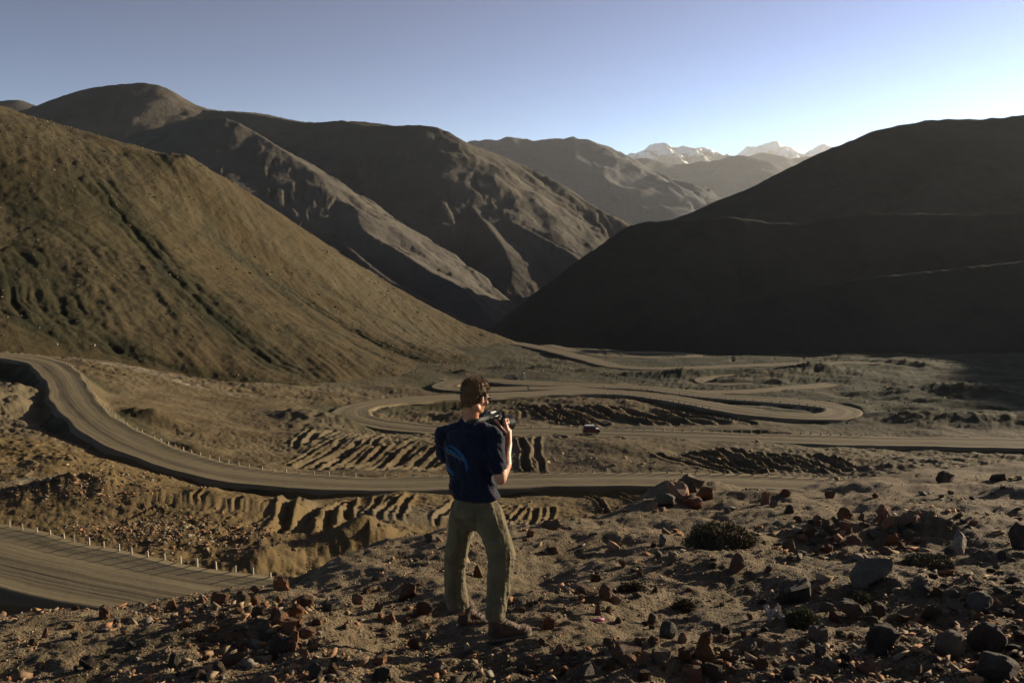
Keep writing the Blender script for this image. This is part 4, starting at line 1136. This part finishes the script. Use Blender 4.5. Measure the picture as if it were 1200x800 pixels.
nposts += posts('left', 620, 1000, 1.9, .55, .18, 'small guard post on the middle road right of the man', 'guard posts of the middle road', ordinal='on the middle road right of the man')
nposts += posts('van', 615, 1010, 1.8, .6, .22, 'small whitish guard post on the far edge of the straight road the car drives on', 'guard posts of the straight road', py_rng=(497, 530))
nposts += posts('van', 700, 985, 2.4, .6, .28, 'tiny guard post along the upper hairpin road', 'guard posts of the upper hairpin', py_rng=(452, 481), side=-1)
nposts += posts('far', 690, 1000, 4.5, .8, .4, 'tiny guard post along the farthest lit road', 'guard posts of the farthest road')

# ------------------------------------------------------------------ car on the straight road
def box(bm, x0, x1, y0, y1, z0, z1, taper=None, bev=.03):
    r = bmesh.ops.create_cube(bm, size=1); vs = r['verts']
    for v in vs:
        top = v.co.z > 0
        x = x0 + (v.co.x + .5) * (x1 - x0); y = y0 + (v.co.y + .5) * (y1 - y0); z = z0 + (v.co.z + .5) * (z1 - z0)
        if top and taper: x = (x0 + x1) / 2 + (x - (x0 + x1) / 2) * taper[0] + (taper[2] if len(taper) > 2 else 0); y = (y0 + y1) / 2 + (y - (y0 + y1) / 2) * taper[1]
        v.co = (x, y, z)
    if bev:
        es = {e for v in vs for e in v.link_edges}
        bmesh.ops.bevel(bm, geom=list(es), offset=bev, segments=2, affect='EDGES')
def bobj(name, fn, mat, parent):
    bm = bmesh.new(); fn(bm); me = bpy.data.meshes.new(name); bm.to_mesh(me); bm.free(); me.materials.append(mat)
    return link(bpy.data.objects.new(name, me), parent)
M_RED = simple('maroon_paint', (.10, .016, .014), .35, .5); M_WHT = simple('white_paint', (.72, .70, .66), .4, .5)
M_GLS = simple('dark_car_glass', (.015, .018, .02), .1, .6); M_TYR = simple('tyre_rubber', (.02, .02, .02), .9, .2); M_MET = simple('dusty_metal', (.3, .29, .27), .4, .5)
M_LMP = simple('lamp_plastic', (.6, .58, .52), .2, .6)
P, hw, _ = ROADS['van']
best = min(range(1, len(P) - 1), key=lambda i: abs(SCR(P[i])[0] - 690) + (1000 if SCR(P[i])[1] < 498 else 0))
cp = P[best]; tv = P[best - 1] - P[best + 1]; rz = math.atan2(tv[1], tv[0])
car = empty('small_car', (cp[0], cp[1] - .8, cp[2] + .08), rz + .25); tag(car, 'small maroon car with a white roof driving on the straight middle road', 'car')
bobj('body', lambda b: (box(b, -1.75, 1.75, -.78, .78, .32, 1.0, (.98, .96), .08)), M_RED, car)
bobj('cabin', lambda b: box(b, -1.65, .95, -.74, .74, .99, 1.66, (.86, .86, -.05), .06), M_RED, car)
bobj('roof', lambda b: box(b, -1.53, .80, -.68, .68, 1.64, 1.86, (.85, .88), .06), M_WHT, car)
bobj('bonnet', lambda b: box(b, .92, 1.70, -.70, .70, .97, 1.10, (.9, .9), .04), M_WHT, car)
for sy in (-1, 1):
    for x0, x1 in ((-1.45, -.62), (-.52, .22), (.30, .74)):
        bobj('side_window', lambda b: box(b, x0, x1, sy * .70 - .02, sy * .70 + .02, 1.12, 1.55, None, .01), M_GLS, car)
    bobj('headlight', lambda b: box(b, 1.70, 1.765, sy * .55 - .13, sy * .55 + .13, .66, .84, None, .02), M_LMP, car)
    bobj('tail_light', lambda b: box(b, -1.77, -1.72, sy * .62 - .07, sy * .62 + .07, .6, .95, None, .01), M_RED, car)
    bobj('mirror', lambda b: box(b, .70, .80, sy * .86 - .08, sy * .86 + .08, 1.08, 1.24, None, .02), M_TYR, car)
    for x in (-1.12, 1.12):
        w_ = empty('wheel', (0, 0, 0)); bpy.data.objects.remove(w_)
        v_, f_ = cyl((x, sy * .62, .33), (x, sy * .82, .33), .33, .33, 18); wh = raw_mesh('wheel', v_, f_, M_TYR, False, car)
        v_, f_ = cyl((x, sy * .815, .33), (x, sy * .84, .33), .19, .17, 12); raw_mesh('rim', v_, f_, M_MET, False, wh)
bobj('windscreen', lambda b: box(b, .86, .92, -.60, .60, 1.10, 1.58, (1, .9, -.12), .01), M_GLS, car)
bobj('rear_window', lambda b: box(b, -1.66, -1.60, -.58, .58, 1.12, 1.55, (1, .9, .1), .01), M_GLS, car)
bobj('bumper', lambda b: box(b, -1.84, -1.74, -.76, .76, .34, .52, None, .02), M_TYR, car)
bobj('bumper', lambda b: box(b, 1.74, 1.84, -.76, .76, .34, .52, None, .02), M_TYR, car)

# ------------------------------------------------------------------ far small things
def hill_pt(px, py):
    r = ray(px, py); ts = np.linspace(200, 560, 721); zz = f_hill(r[0] / r[1] * ts, ts) - r[2] / r[1] * ts
    k = np.nonzero(zz > 0)[0]; return W(px, py, ts[k[0]])
for i, (px, py, w, lab) in enumerate([(140, 353, 3, 'white boulder, upper of a close pair on the brown left hill'), (147, 359, 2.6, 'white boulder, lower of a close pair on the brown left hill'), (176, 373, 2.4, 'small white boulder below the pair on the left hill'), (91, 335, 2.4, 'small white boulder left of the pair on the left hill'), (66, 404, 2.6, 'white boulder at the foot of the left hill above the road bend'), (110, 405, 2.6, 'white boulder at the hill foot right of the road bend')]):
    c = hill_pt(px, py); s = w * c[1] / 1000
    o = bpy.data.objects.new('boulder', rock_mesh('blocky', i % 3, 'pale')); COL.objects.link(o)
    o.location = (c[0], c[1], c[2] + s * .2); o.scale = (s * 1.2, s, s); tag(o, lab, 'boulder', 'white boulders on the left hill')
c = hill_pt(179, 413)
root = empty('wooden_pole', tuple(c)); tag(root, 'thin wooden pole standing at the foot of the left hill', 'pole')
v_, f_ = cyl((0, 0, -1), (0, 0, 4.2), .14, .10, 8); raw_mesh('shaft', v_, f_, M_TWIG, True, root)
v_, f_ = cyl((-.5, 0, 3.9), (.5, 0, 3.9), .06, .06, 6); raw_mesh('crossbar', v_, f_, M_TWIG, True, root)
# roadside ruin behind the man's head
c = WZ(600, 445, -45.2); zr = float(H_one(np.array([c[0]]), np.array([c[1]]))[0])
root = empty('ruined_hut', (c[0], c[1], zr - .2), .15); tag(root, 'low roofless stone hut beside the road above the head of the man', 'hut')
M_HUT = simple('dry_stone_wall', (.30, .25, .17), .95, .1)
for nm, a in (('rear_wall', (-2.2, 1.6, 1.6, 2.0, 0, 2.3)), ('front_wall', (-2.2, .2, -1.0, -.6, 0, 1.5)), ('end_wall', (-2.6, -2.2, -1.0, 2.0, 0, 2.0)), ('end_wall', (1.6, 2.0, -1.0, 2.0, 0, 1.8))):
    bobj(nm, lambda b: box(b, *a, (.96, .9), .06), M_HUT, root)
for x in (3.6, 4.9):
    o = bobj('stone_pillar', lambda b: box(b, -.22, .22, -.22, .22, -.3, 2.4, (.85, .85), .05), M_WHT if x > 4 else M_HUT, None)
    q = c + np.array([x, .4, 0]); o.location = (q[0], q[1], float(H_one(np.array([q[0]]), np.array([q[1]]))[0])); tag(o, 'whitewashed pillar farther from the ruined hut' if x > 4 else 'bare stone pillar next to the ruined hut', 'pillar')

# ------------------------------------------------------------------ the man
def ico(sub=2):
    bm = bmesh.new(); bmesh.ops.create_icosphere(bm, subdivisions=sub, radius=1)
    V = np.array([v.co for v in bm.verts]); Fc = np.array([[v.index for v in f.verts] for f in bm.faces]); bm.free(); return V, Fc
IV, IF = ico(2)
class Blob:
    def __init__(s): s.V = []; s.F = []; s.n = 0
    def ell(s, c, r, M=None):
        P = IV * np.array(r)
        if M is not None: P = P @ np.array(M).T
        s.V.append(P + np.array(c)); s.F.append(IF + s.n); s.n += len(IV)
    def seg(s, a, b, ra, rb, k=None, M=None):
        a, b = np.array(a, float), np.array(b, float)
        ra = np.array([ra] * 3 if np.isscalar(ra) else ra, float); rb = np.array([rb] * 3 if np.isscalar(rb) else rb, float)
        L = np.linalg.norm(b - a); k = k or max(2, int(L / (min(ra.min(), rb.min()) * .35)) + 1)
        for i in range(k + 1):
            t = i / k; s.ell(a + (b - a) * t, ra + (rb - ra) * t, M)
    def chain(s, pts, M=None):
        for (a, ra), (b, rb) in zip(pts[:-1], pts[1:]): s.seg(a, b, ra, rb, None, M)
    def build(s, name, mat, voxel, smooth=4, parent=None, disp=None, attrs=None, fac=.5):
        me = bpy.data.meshes.new('tmp'); V = np.concatenate(s.V); Fc = np.concatenate(s.F)
        me.from_pydata(V.tolist(), [], Fc.tolist())
        o = bpy.data.objects.new('tmp', me); COL.objects.link(o)
        m = o.modifiers.new('r', 'REMESH'); m.mode = 'VOXEL'; m.voxel_size = voxel
        if smooth:
            m = o.modifiers.new('s', 'SMOOTH'); m.iterations = smooth; m.factor = fac
        dg = bpy.context.evaluated_depsgraph_get(); dg.update()
        me2 = bpy.data.meshes.new_from_object(o.evaluated_get(dg)); me2.name = name
        bpy.data.objects.remove(o); bpy.data.meshes.remove(me)
        n = len(me2.vertices); co = np.zeros(n * 3, np.float32); me2.vertices.foreach_get('co', co); co = co.reshape(-1, 3).astype(float)
        if disp is not None:
            no = np.zeros(n * 3, np.float32); me2.vertices.foreach_get('normal', no); no = no.reshape(-1, 3)
            co = co + no * disp(co, no)[:, None]
            me2.vertices.foreach_set('co', co.astype(np.float32).ravel())
        for k, f in (attrs or {}).items():
            a = me2.attributes.new(k, 'FLOAT', 'POINT'); a.data.foreach_set('value', f(co).astype(np.float32))
        me2.polygons.foreach_set('use_smooth', np.ones(len(me2.polygons), bool)); me2.update()
        me2.materials.clear(); me2.materials.append(mat)
        ob = link(bpy.data.objects.new(name, me2))
        if parent is not None:
            ob.parent = parent; ob.matrix_parent_inverse = Matrix.Translation(-Vector(parent.location))
        return ob

def m_skin():
    t = NT('skin', .5, .4); n = t.noise(t.obj(), 30, 4, .6)
    t.color(t.mix(t.ramp(n, .3, .7), (.33, .145, .08), (.44, .21, .125)))
    t.b.inputs['Subsurface Weight'].default_value = .12; t.b.inputs['Subsurface Radius'].default_value = (.02, .008, .004); t.b.inputs['Subsurface Scale'].default_value = .5
    t.bump((t.noise(t.obj(), 120, 3, .6), .002, .4)); return t.m
def m_cloth(name, a, b, sc=300, rough=.9, extra=None):
    t = NT(name, rough, .15); n = t.noise(t.obj(), 9, 5, .6); w = t.noise(t.obj(), sc, 2, .6)
    c = t.mix(t.ramp(n, .35, .65), a, b)
    if extra: c = extra(t, c)
    t.color(c); t.b.inputs['Sheen Weight'].default_value = .08
    t.bump((t.noise(t.obj(), 22, 4, .6), .01, .5), (w, .0015, .5)); return t.m
def prt(t, c):
    c = t.mix(t.attr('print_blue'), c, (.014, .066, .155)); return t.mix(t.attr('print_pale'), c, (.17, .15, .09))
M_SKIN = m_skin(); M_SHIRT = m_cloth('navy_cotton', (.006, .007, .017), (.009, .011, .024), extra=prt); M_PANTS = m_cloth('khaki_cotton', (.085, .068, .036), (.118, .096, .051))
M_HAIR = m_cloth('brown_hair', (.07, .036, .015), (.125, .065, .027), 500, .6); M_BOOT = m_cloth('boot_leather', (.06, .036, .021), (.09, .058, .034), 90, .7); M_SOLE = simple('boot_rubber', (.11, .088, .06), .8); M_LACE = simple('lace_cord', (.3, .24, .17), .8)
M_BLK = simple('camera_plastic', (.012, .012, .013), .35, .5); M_GLASS = simple('lens_glass', (.01, .012, .02), .05, .8); M_STRAP = simple('strap_webbing', (.02, .02, .02), .8)
M_EYE = simple('eye_white', (.6, .58, .54), .3); M_SILV = simple('steel_trim', (.12, .12, .12), .35, .5)

gR = ground_hit(592, 751); gL = ground_hit(552, 736)
YR, YL = gR[1], gL[1]; YB = (YR + YL) / 2
man = empty('person', (float(W(566, 700, YB)[0]), YB, float(min(gR[2], gL[2])))); tag(man, 'man in navy T-shirt and khaki trousers seen from behind, raising a camera', 'person')
def B(px, py, dy=0.0): return W(px, py, YB + dy)
ROT = lambda a: np.array(Matrix.Rotation(a, 3, 'Z'))
yaw = -R(24)                    # body turned to the right
TM = ROT(yaw)
hf = -R(42)                     # head turned further right
HM = ROT(hf) @ np.array(Matrix.Rotation(-R(14), 3, 'X'))
Hc = B(556.5, 464.5, -.02)
def hl(x, y, z): return Hc + HM @ np.array([x, y, z])

# body: one continuous surface
b = Blob()
b.ell(hl(0, -.006, .018), (.073, .092, .092), HM); b.ell(hl(0, .030, -.035), (.060, .066, .070), HM)
b.ell(hl(0, .055, -.078), (.040, .038, .028), HM); b.seg(hl(.045, -.01, -.07), hl(.018, .06, -.088), .022, .018); b.seg(hl(-.045, -.01, -.07), hl(-.018, .06, -.088), .022, .018)
b.seg(hl(0, .088, .008), hl(0, .112, -.028), .010, .013, 4); b.ell(hl(0, .100, -.036), (.017, .012, .009), HM)
b.ell(hl(0, .090, -.062), (.022, .010, .006), HM); b.ell(hl(0, .086, -.072), (.019, .010, .006), HM); b.seg(hl(-.035, .080, .02), hl(.035, .080, .02), .011, .011, 6)
for s in (-1, 1):
    b.ell(hl(s * .078, -.004, -.018), (.008, .018, .030), HM); b.ell(hl(s * .086, -.014, -.010), (.005, .010, .024), HM); b.ell(hl(s * .048, .062, -.028), (.022, .018, .020), HM)
nb = B(550, 499, .0)
b.chain([(hl(0, -.022, -.06), .056), (B(552, 489, -.01), .055), (nb, .062)])
sr = B(579, 510, -.06); sl = B(519, 508, .07)
b.seg(nb + [0, 0, -.03], sr, .045, .040); b.seg(nb + [0, 0, -.03], sl, .045, .040)
b.seg(B(549, 512), B(552, 560), (.15, .085, .09), (.13, .08, .08), 8, TM); b.seg(B(552, 560), B(558, 600), (.13, .08, .08), (.14, .09, .08), 6, TM)
er = B(586.5, 561, -.13); wr = B(596, 520, .07)
b.chain([(sr, .042), (B(584, 540, -.12), .044), (er, .042)])
b.chain([(er, .041), (er * .6 + wr * .4 + np.array([.012, 0, 0]), .043), (er * .3 + wr * .7, .034), (wr, .026)])
el_ = B(533, 548, .30); wl = B(577, 512, .33)
b.chain([(sl, .052), (B(522, 530, .15), .044), (el_, .041)]); b.chain([(el_, .040), (el_ * .55 + wl * .45, .041), (wl, .026)])
for hip, kn, an in (((546, 606, .04), (535, 655, .12), (541, 716, YL - YB)), ((574, 604, -.05), (588, 650, -.10), (582, 732, YR - YB))):
    b.chain([(B(*hip), .085), (B(*kn), .045), (B(*an), .032)])
# right hand round the camera grip
def hand(wrist, palm, fingers, thumb, rp=.020):
    wrist = np.array(wrist); palm = np.array(palm)
    b.seg(wrist, palm, .024, .026, 5)
    kn = [np.array(f[0]) for f in fingers]
    for k in kn: b.seg(palm * .75 + wrist * .25, k, rp * .85, .0115, 7)
    for f in fingers:
        for a, c in zip(f[:-1], f[1:]): b.seg(a, c, .0092, .0082, 7)
    for a, c in zip(thumb[:-1], thumb[1:]): b.seg(a, c, .0115, .0098, 7)
CC = B(577, 497, .18)           # camera centre
cdir = -R(38); CM = ROT(cdir)
def cl(x, y, z): return CC + CM @ (np.array([x, y, z]) * 1.15)
pr = B(595.5, 505, .14)
hand(wr, pr, [[cl(.092, .0, .040 - .021 * i), cl(.098 - .004 * i, .030, .036 - .021 * i), cl(.078, .050, .034 - .021 * i), cl(.062, .050 - .003 * i, .032 - .021 * i)] for i in range(4)],
     [wr * .4 + pr * .6, cl(.088, -.030, .000), cl(.070, -.042, .030), cl(.052, -.040, .040)])
pl_ = cl(-.035, .04, -.085)
hand(wl, pl_, [[cl(.000 + .0 * i, .035 + .018 * i, -.088), cl(.030, .035 + .019 * i, -.075), cl(.048, .04 + .019 * i, -.050), cl(.050, .042 + .018 * i, -.030)] for i in range(4)],
     [wl * .4 + pl_ * .6, cl(-.050, .030, -.062), cl(-.052, .045, -.040), cl(-.046, .055, -.022)])
body = b.build('body', M_SKIN, .0056, 3, man)
for s in (-1, 1):
    e = Blob(); e.ell(hl(s * .030, .079, .004), (.0115,) * 3); e.build('eye', M_EYE, .003, 1, man)
# hair
h = Blob(); h.ell(hl(0, -.020, .040), (.079, .093, .083), HM); h.ell(hl(0, -.036, -.006), (.072, .066, .066), HM); h.ell(hl(0, .035, .078), (.062, .052, .036), HM); h.seg(hl(-.024, -.058, -.056), hl(.024, -.058, -.056), .024, .024, 5)
for s in (-1, 1): h.seg(hl(s * .074, .015, .03), hl(s * .074, .018, -.012), .013, .008, 5)
for i in range(16):
    t = i * 2.39; h.ell(hl(.055 * math.cos(t) * (i / 16) ** .5, .01 + .07 * math.sin(t) * (i / 16) ** .5, .108 - .03 * (i / 16)), (.020, .022, .016), HM)
def hd(co, no):
    q = (co - Hc) @ HM; a = np.arctan2(q[:, 0], q[:, 1] + .02)
    return .003 * ridged(a * 5 + q[:, 2] * 8, q[:, 2] * 14 + q[:, 1] * 10, 3, 5) + .003 * noise(co[:, 0] * 160, co[:, 2] * 90 + co[:, 1] * 120, 6)
hair = h.build('hair', M_HAIR, .0042, 3, man, hd)
n = len(hair.data.vertices); co = np.zeros(n * 3, np.float32); no = np.zeros(n * 3, np.float32); hair.data.vertices.foreach_get('co', co); hair.data.vertices.foreach_get('normal', no)
co = co.reshape(-1, 3); no = no.reshape(-1, 3); g = np.random.default_rng(2)
idx = g.choice(n, 5200); base = co[idx]; q = (base - Hc) @ HM
flow = np.stack([np.zeros(len(q)), .55 - 1.5 * sstep(.04, -.08, q[:, 1]), -.5 * sstep(.09, .02, q[:, 2])], -1) @ HM.T
dr = no[idx] * .8 + flow * .55 + g.normal(0, .28, (len(idx), 3)); dr /= np.linalg.norm(dr, axis=1)[:, None]
Ls = g.uniform(.008, .019, len(idx))[:, None] * np.where(q[:, 2:3] > .06, 1.35, .8); sd = np.cross(dr, g.normal(0, 1, dr.shape)); sd /= np.linalg.norm(sd, axis=1)[:, None]
V = np.stack([base - sd * .0011, base + sd * .0011, base + dr * Ls], 1).reshape(-1, 3)
st = raw_mesh('hair_strands', V, np.arange(len(V)).reshape(-1, 3), M_HAIR, parent=hair)
# shirt
s = Blob()
s.seg(B(551, 492.5), B(549, 506), (.070, .064, .022), (.155, .085, .05), 5, TM)
s.seg(B(549, 507), B(549, 530), (.172, .105, .05), (.188, .125, .07), 8, TM); s.seg(B(549, 530), B(554, 560), (.188, .125, .07), (.172, .12, .06), 8, TM)
s.seg(B(554, 560), B(557, 580), (.172, .12, .06), (.178, .128, .03), 6, TM)
s.seg(B(560, 498), B(577, 508, -.05), (.05, .06, .035), .060, 8); s.seg(B(540, 499), sl, (.04, .05, .03), .057, 8)
s.seg(sr, B(582.5, 546, -.115), .064, .064); s.seg(sr + [-.01, .02, 0], B(572, 535, -.08), .064, .058)
s.seg(sl, B(521.5, 533, .15), .056, .062)
def sd_(co, no):
    x, y, z = co.T
    f = .007 * ridged(x * 7 + z * 3.2, z * 5 - x * 4, 3, 31) * sstep(-1.4, -1.6, z) + .006 * fbm(x * 9, z * 12 + y * 8, 3, 33) + .005 * ridged(x * 14 + z * 11, z * 4 - x * 6, 2, 35)
    return f - .003
def PX(co):
    f = co[:, 1] * CP - co[:, 2] * SP; up = co[:, 1] * SP + co[:, 2] * CP
    return 600 + 1000 * co[:, 0] / f, 400 - 1000 * up / f
PC = B(549, 530); 
def cres(u, v, cx, cy, r, wd, a0, a1):
    rr_ = np.hypot(u - cx, v - cy); a = np.degrees(np.arctan2(-(v - cy), u - cx)); t = np.clip((a - a0) / (a1 - a0), 0, 1)
    w = wd * np.sin(t * math.pi) ** .6
    return (np.abs(rr_ - r) < w * .5) & (a > a0) & (a < a1)
def front(co): return (co[:, 1] < YB + .06)
def blue(co):
    u, v = (co[:, 0] - PC[0]) * 1120 / YB, -(co[:, 2] - PC[2]) * 1120 / YB     # print laid out on the shirt back, centred, in units of 6 mm
    m = cres(u, v, -31, 18, 30, 4.4, -8, 82) | cres(u, v, -31, 16, 23, 2.4, 15, 95) | cres(u, v, -30, 12, 17.5, 2.2, 30, 100) | cres(u, v, -16, 8, 17, 2.6, 190, 262) | cres(u, v, -14, 4, 24, 2.4, 215, 262) | cres(u, v, -16, 8, 17, 2.6, -170, -98) | cres(u, v, -14, 4, 24, 2.4, -145, -98)
    return (m & front(co)).astype(float)
def pale(co):
    u, v = (co[:, 0] - PC[0]) * 1120 / YB, -(co[:, 2] - PC[2]) * 1120 / YB
    line = np.abs(v - (.5 + .28 * (u + 18) + 1.1 * np.sin(u * 1.9))) < 1.0
    return (line & (u > -30) & (u < -6) & (np.sin(u * 3.1 + .6) > -.35) & front(co)).astype(float) * .8
shirt = s.build('tshirt', M_SHIRT, .0052, 4, man, sd_, {'print_blue': blue, 'print_pale': pale})
# trousers
t = Blob()
t.seg(B(557, 582), B(557, 600), (.150, .112, .03), (.172, .13, .05), 6, TM)
t.seg(B(544, 604, .04), B(572, 604, -.04), .098, .104, 6)
t.chain([(B(543, 604, .04), .102), (B(536, 640, .10), .086), (B(533, 662, .12), .079), (B(533.5, 690, (YL - YB) * .9), .083), (B(535.5, 705, YL - YB), .080)])
t.seg(B(535.5, 705, YL - YB), B(537, 709, YL - YB), (.082, .08, .012), (.084, .085, .008), 3)
t.chain([(B(573, 604, -.05), .110), (B(583, 632, -.09), .100), (B(587.5, 650, -.11), .093), (B(584, 690, -.13), .086), (B(581, 712, YR - YB), .072)])
t.seg(B(581, 712, YR - YB), B(580, 722, YR - YB), (.072, .075, .02), (.066, .078, .010), 4)
KN = [(B(588, 648, -.1), .11), (B(534, 658, .1), .10), (B(581, 716, YR - YB), .08), (B(536, 703, YL - YB), .08), (B(560, 612), .12)]
def td(co, no):
    x, y, z = co.T
    k = sum(np.exp(-(((co - c) / np.array([r, r, r * .8])) ** 2).sum(1)) for c, r in KN)
    f = .008 * ridged(z * 11 + x * 6 + y * 3, x * 7 - z * 2, 3, 61) * (.25 + 1.1 * np.minimum(k, 1.2)) + .003 * fbm(x * 10, z * 6, 3, 63) + .008 * ridged(x * 16 + y * 8, z * 2.5, 2, 65) * (.5)
    u, v = PX(co)
    back = (no[:, 1] < .2)
    fl = lambda cx: np.exp(-((u - cx) / .7) ** 2) * (v > 594) * (v < 700)
    seam = .004 * np.exp(-((u - (558 + (v - 585) * -.05)) / .8) ** 2) * (v < 618) + .004 * np.exp(-((v - 587) / 1.0) ** 2)
    pk = ((np.abs(u - 572) < 6.5) & (v > 594) & (v < 609)) | ((np.abs(u - 541) < 6) & (v > 595) & (v < 609)) | ((np.abs(u - 592 - (v - 640) * -.05) < 6) & (v > 642) & (v < 664))
    return f - .006 + back * (-seam + .004 * pk)
trousers = t.build('trousers', M_PANTS, .0055, 3, man, td)
# belt loop band
# boots
def boot(g, heel, toe, name, pxn):
    heel = np.array(heel); toe = np.array(toe); d = toe - heel; L = np.linalg.norm(d); d /= L; up = np.array([0, 0, 1.]); sdv = np.cross(d, up); sdv /= np.linalg.norm(sdv); up = np.cross(sdv, d)
    M = np.stack([d, sdv, up], 1)
    def q(x, y, z): return heel + M @ np.array([x, y, z])
    bb = Blob()
    bb.seg(q(.045, 0, .065), q(.05, 0, .17), (.052, .042, .04), (.056, .048, .03), 8, M)
    bb.seg(q(.04, 0, .055), q(L - .06, 0, .050), (.052, .040, .034), (.058, .047, .026), 10, M); bb.seg(q(L - .06, 0, .048), q(L - .045, 0, .044), (.058, .048, .027), (.050, .044, .024), 3, M); bb.seg(q(.06, 0, .13), q(L - .10, 0, .065), (.04, .038, .03), (.04, .04, .02), 8, M)
    o = bb.build(name, M_BOOT, .005, 3, man, lambda co, no: .003 * ridged(co[:, 0] * 25, co[:, 2] * 40, 3, 9))
    ss = Blob()
    ss.seg(q(.035, 0, .012), q(.12, 0, .012), (.046, .040, .016), (.04, .038, .016), 6, M); ss.seg(q(.12, 0, .012), q(L - .045, 0, .014), (.04, .038, .016), (.055, .049, .017), 8, M)
    so = ss.build('sole', M_SOLE, .005, 1, None); so.parent = o
    for i in range(5):
        a = .09 + i * .022; z = .155 - i * .020
        vs, fs = cyl(q(a, -.036, z), q(a + .012, .036, z), .0032, .0032, 6); lo = raw_mesh('lace', vs, fs, M_LACE, True); lo.parent = o
    return o
hR = W(574, 750, YR); tR = W(622, 749, YR + .09)
hR = np.array([hR[0], YR, gR[2] - .005]); tR = np.array([tR[0], YR + .08, float(H_near(np.array([tR[0]]), np.array([YR + .08]))[0]) + .0])
boot(gR, hR, tR, 'boot', 0)
hL = W(537, 735, YL); hL = np.array([hL[0], YL, gL[2] - .005]); xt = W(571, 735, YL + .1)[0]; tL = np.array([xt + .02, YL + .14, float(H_near(np.array([xt]), np.array([YL + .14]))[0])])
boot(gL, hL, tL, 'boot', 0)
# sunglasses pushed to the brow
gl = Blob()
for sx in (-1, 1):
    gl.ell(hl(sx * .033, .098, .012), (.026, .006, .018), HM); gl.seg(hl(sx * .060, .085, .016), hl(sx * .082, .0, .004), .0035, .0035, 20)
gl.seg(hl(-.01, .102, .014), hl(.01, .102, .014), .003, .003, 6)
gl = gl.build('sunglasses', M_BLK, .0028, 1, None); tag(gl, "dark wraparound sunglasses on the man's face", 'sunglasses')
# camera
def cobj(name, fn, mat, parent):
    bm = bmesh.new(); fn(bm); me = bpy.data.meshes.new(name); bm.to_mesh(me); bm.free(); me.materials.append(mat); return link(bpy.data.objects.new(name, me), parent)
ca = empty('camera', tuple(CC), cdir); ca.scale = (1.15,) * 3; tag(ca, 'black photo camera with a long lens held in both hands before the chest', 'camera')
cobj('camera_body', lambda b: box(b, -.075, .078, -.032, .034, -.075, .050, (.97, .95), .010), M_BLK, ca)
cobj('grip', lambda b: box(b, .050, .092, -.030, .052, -.072, .040, (.9, .9), .012), M_BLK, ca)
cobj('viewfinder_hump', lambda b: box(b, -.034, .034, -.044, .030, .046, .082, (.62, .85), .008), M_BLK, ca)
vs, fs = cyl((0, .03, -.012), (0, .13, -.012), .040, .042, 28); lens = raw_mesh('lens', vs, fs, M_BLK, False, ca)
vs, fs = cyl((0, .125, -.012), (0, .165, -.012), .044, .050, 28); raw_mesh('lens_hood', vs, fs, M_BLK, False, lens)
vs, fs = cyl((0, .166, -.012), (0, .168, -.012), .036, .036, 24); raw_mesh('front_glass', vs, fs, M_GLASS, False, lens)
vs, fs = cyl((.055, .004, .048), (.055, .004, .060), .012, .011, 16); raw_mesh('mode_dial', vs, fs, M_SILV, False, ca)
cobj('rear_screen', lambda b: box(b, -.048, .022, -.036, -.031, -.052, .020, None, .002), M_GLASS, ca)
vs, fs = cyl((.074, .036, .040), (.074, .040, .050), .008, .007, 12); raw_mesh('shutter_button', vs, fs, M_SILV, False, ca)
# strap from the camera round the neck
pts = catmull([cl(-.078, 0, .035), cl(-.10, -.05, .10), B(566, 489, .06), B(556, 487, .075), B(545, 491, .04), B(548, 494.5, -.07), B(560, 492, -.065), B(572, 489, .04), cl(.084, -.01, .085), cl(.082, 0, .035)], .012)
vs, fs = [], []
for i, p in enumerate(pts):
    dd = pts[min(i + 1, len(pts) - 1)] - pts[max(i - 1, 0)]; dd /= np.linalg.norm(dd) + 1e-9; w = np.cross(dd, np.array([0.3, -1, .2])); w /= np.linalg.norm(w) + 1e-9; nn = np.cross(dd, w)
    for a, c in ((-1, -1), (1, -1), (1, 1), (-1, 1)): vs.append(p + w * a * .011 + nn * c * .0015 - np.array(CC))
for i in range(len(pts) - 1):
    for k in range(4): a = i * 4 + k; c = i * 4 + (k + 1) % 4; fs.append((a, c, c + 4, a + 4))
sp = raw_mesh('strap', [tuple(CM.T @ np.array(v) / 1.15) for v in vs], fs, M_STRAP, False, ca)

# ------------------------------------------------------------------ air
def make_haze():
    x, y, z0, z1 = 46000, 46000, -426.0, 5500.0
    vs = [(sx * x, sy * y, z) for z in (z0, z1) for sx, sy in ((-1, -1), (1, -1), (1, 1), (-1, 1))]
    fs = [(3, 2, 1, 0), (4, 5, 6, 7), (0, 1, 5, 4), (1, 2, 6, 5), (2, 3, 7, 6), (3, 0, 4, 7)]
    m = bpy.data.materials.new('haze_air'); m.use_nodes = True
    nt = m.node_tree; nt.nodes.clear()
    v = nt.nodes.new('ShaderNodeVolumePrincipled'); o = nt.nodes.new('ShaderNodeOutputMaterial')
    v.inputs['Color'].default_value = (.92, .96, 1.0, 1)
    v.inputs['Density'].default_value = HAZE
    v.inputs['Anisotropy'].default_value = 0.35
    nt.links.new(v.outputs[0], o.inputs['Volume'])
    ob = raw_mesh('haze', vs, fs, m)
    ob['kind'] = 'stuff'
HAZE = 1.05e-5
make_haze()
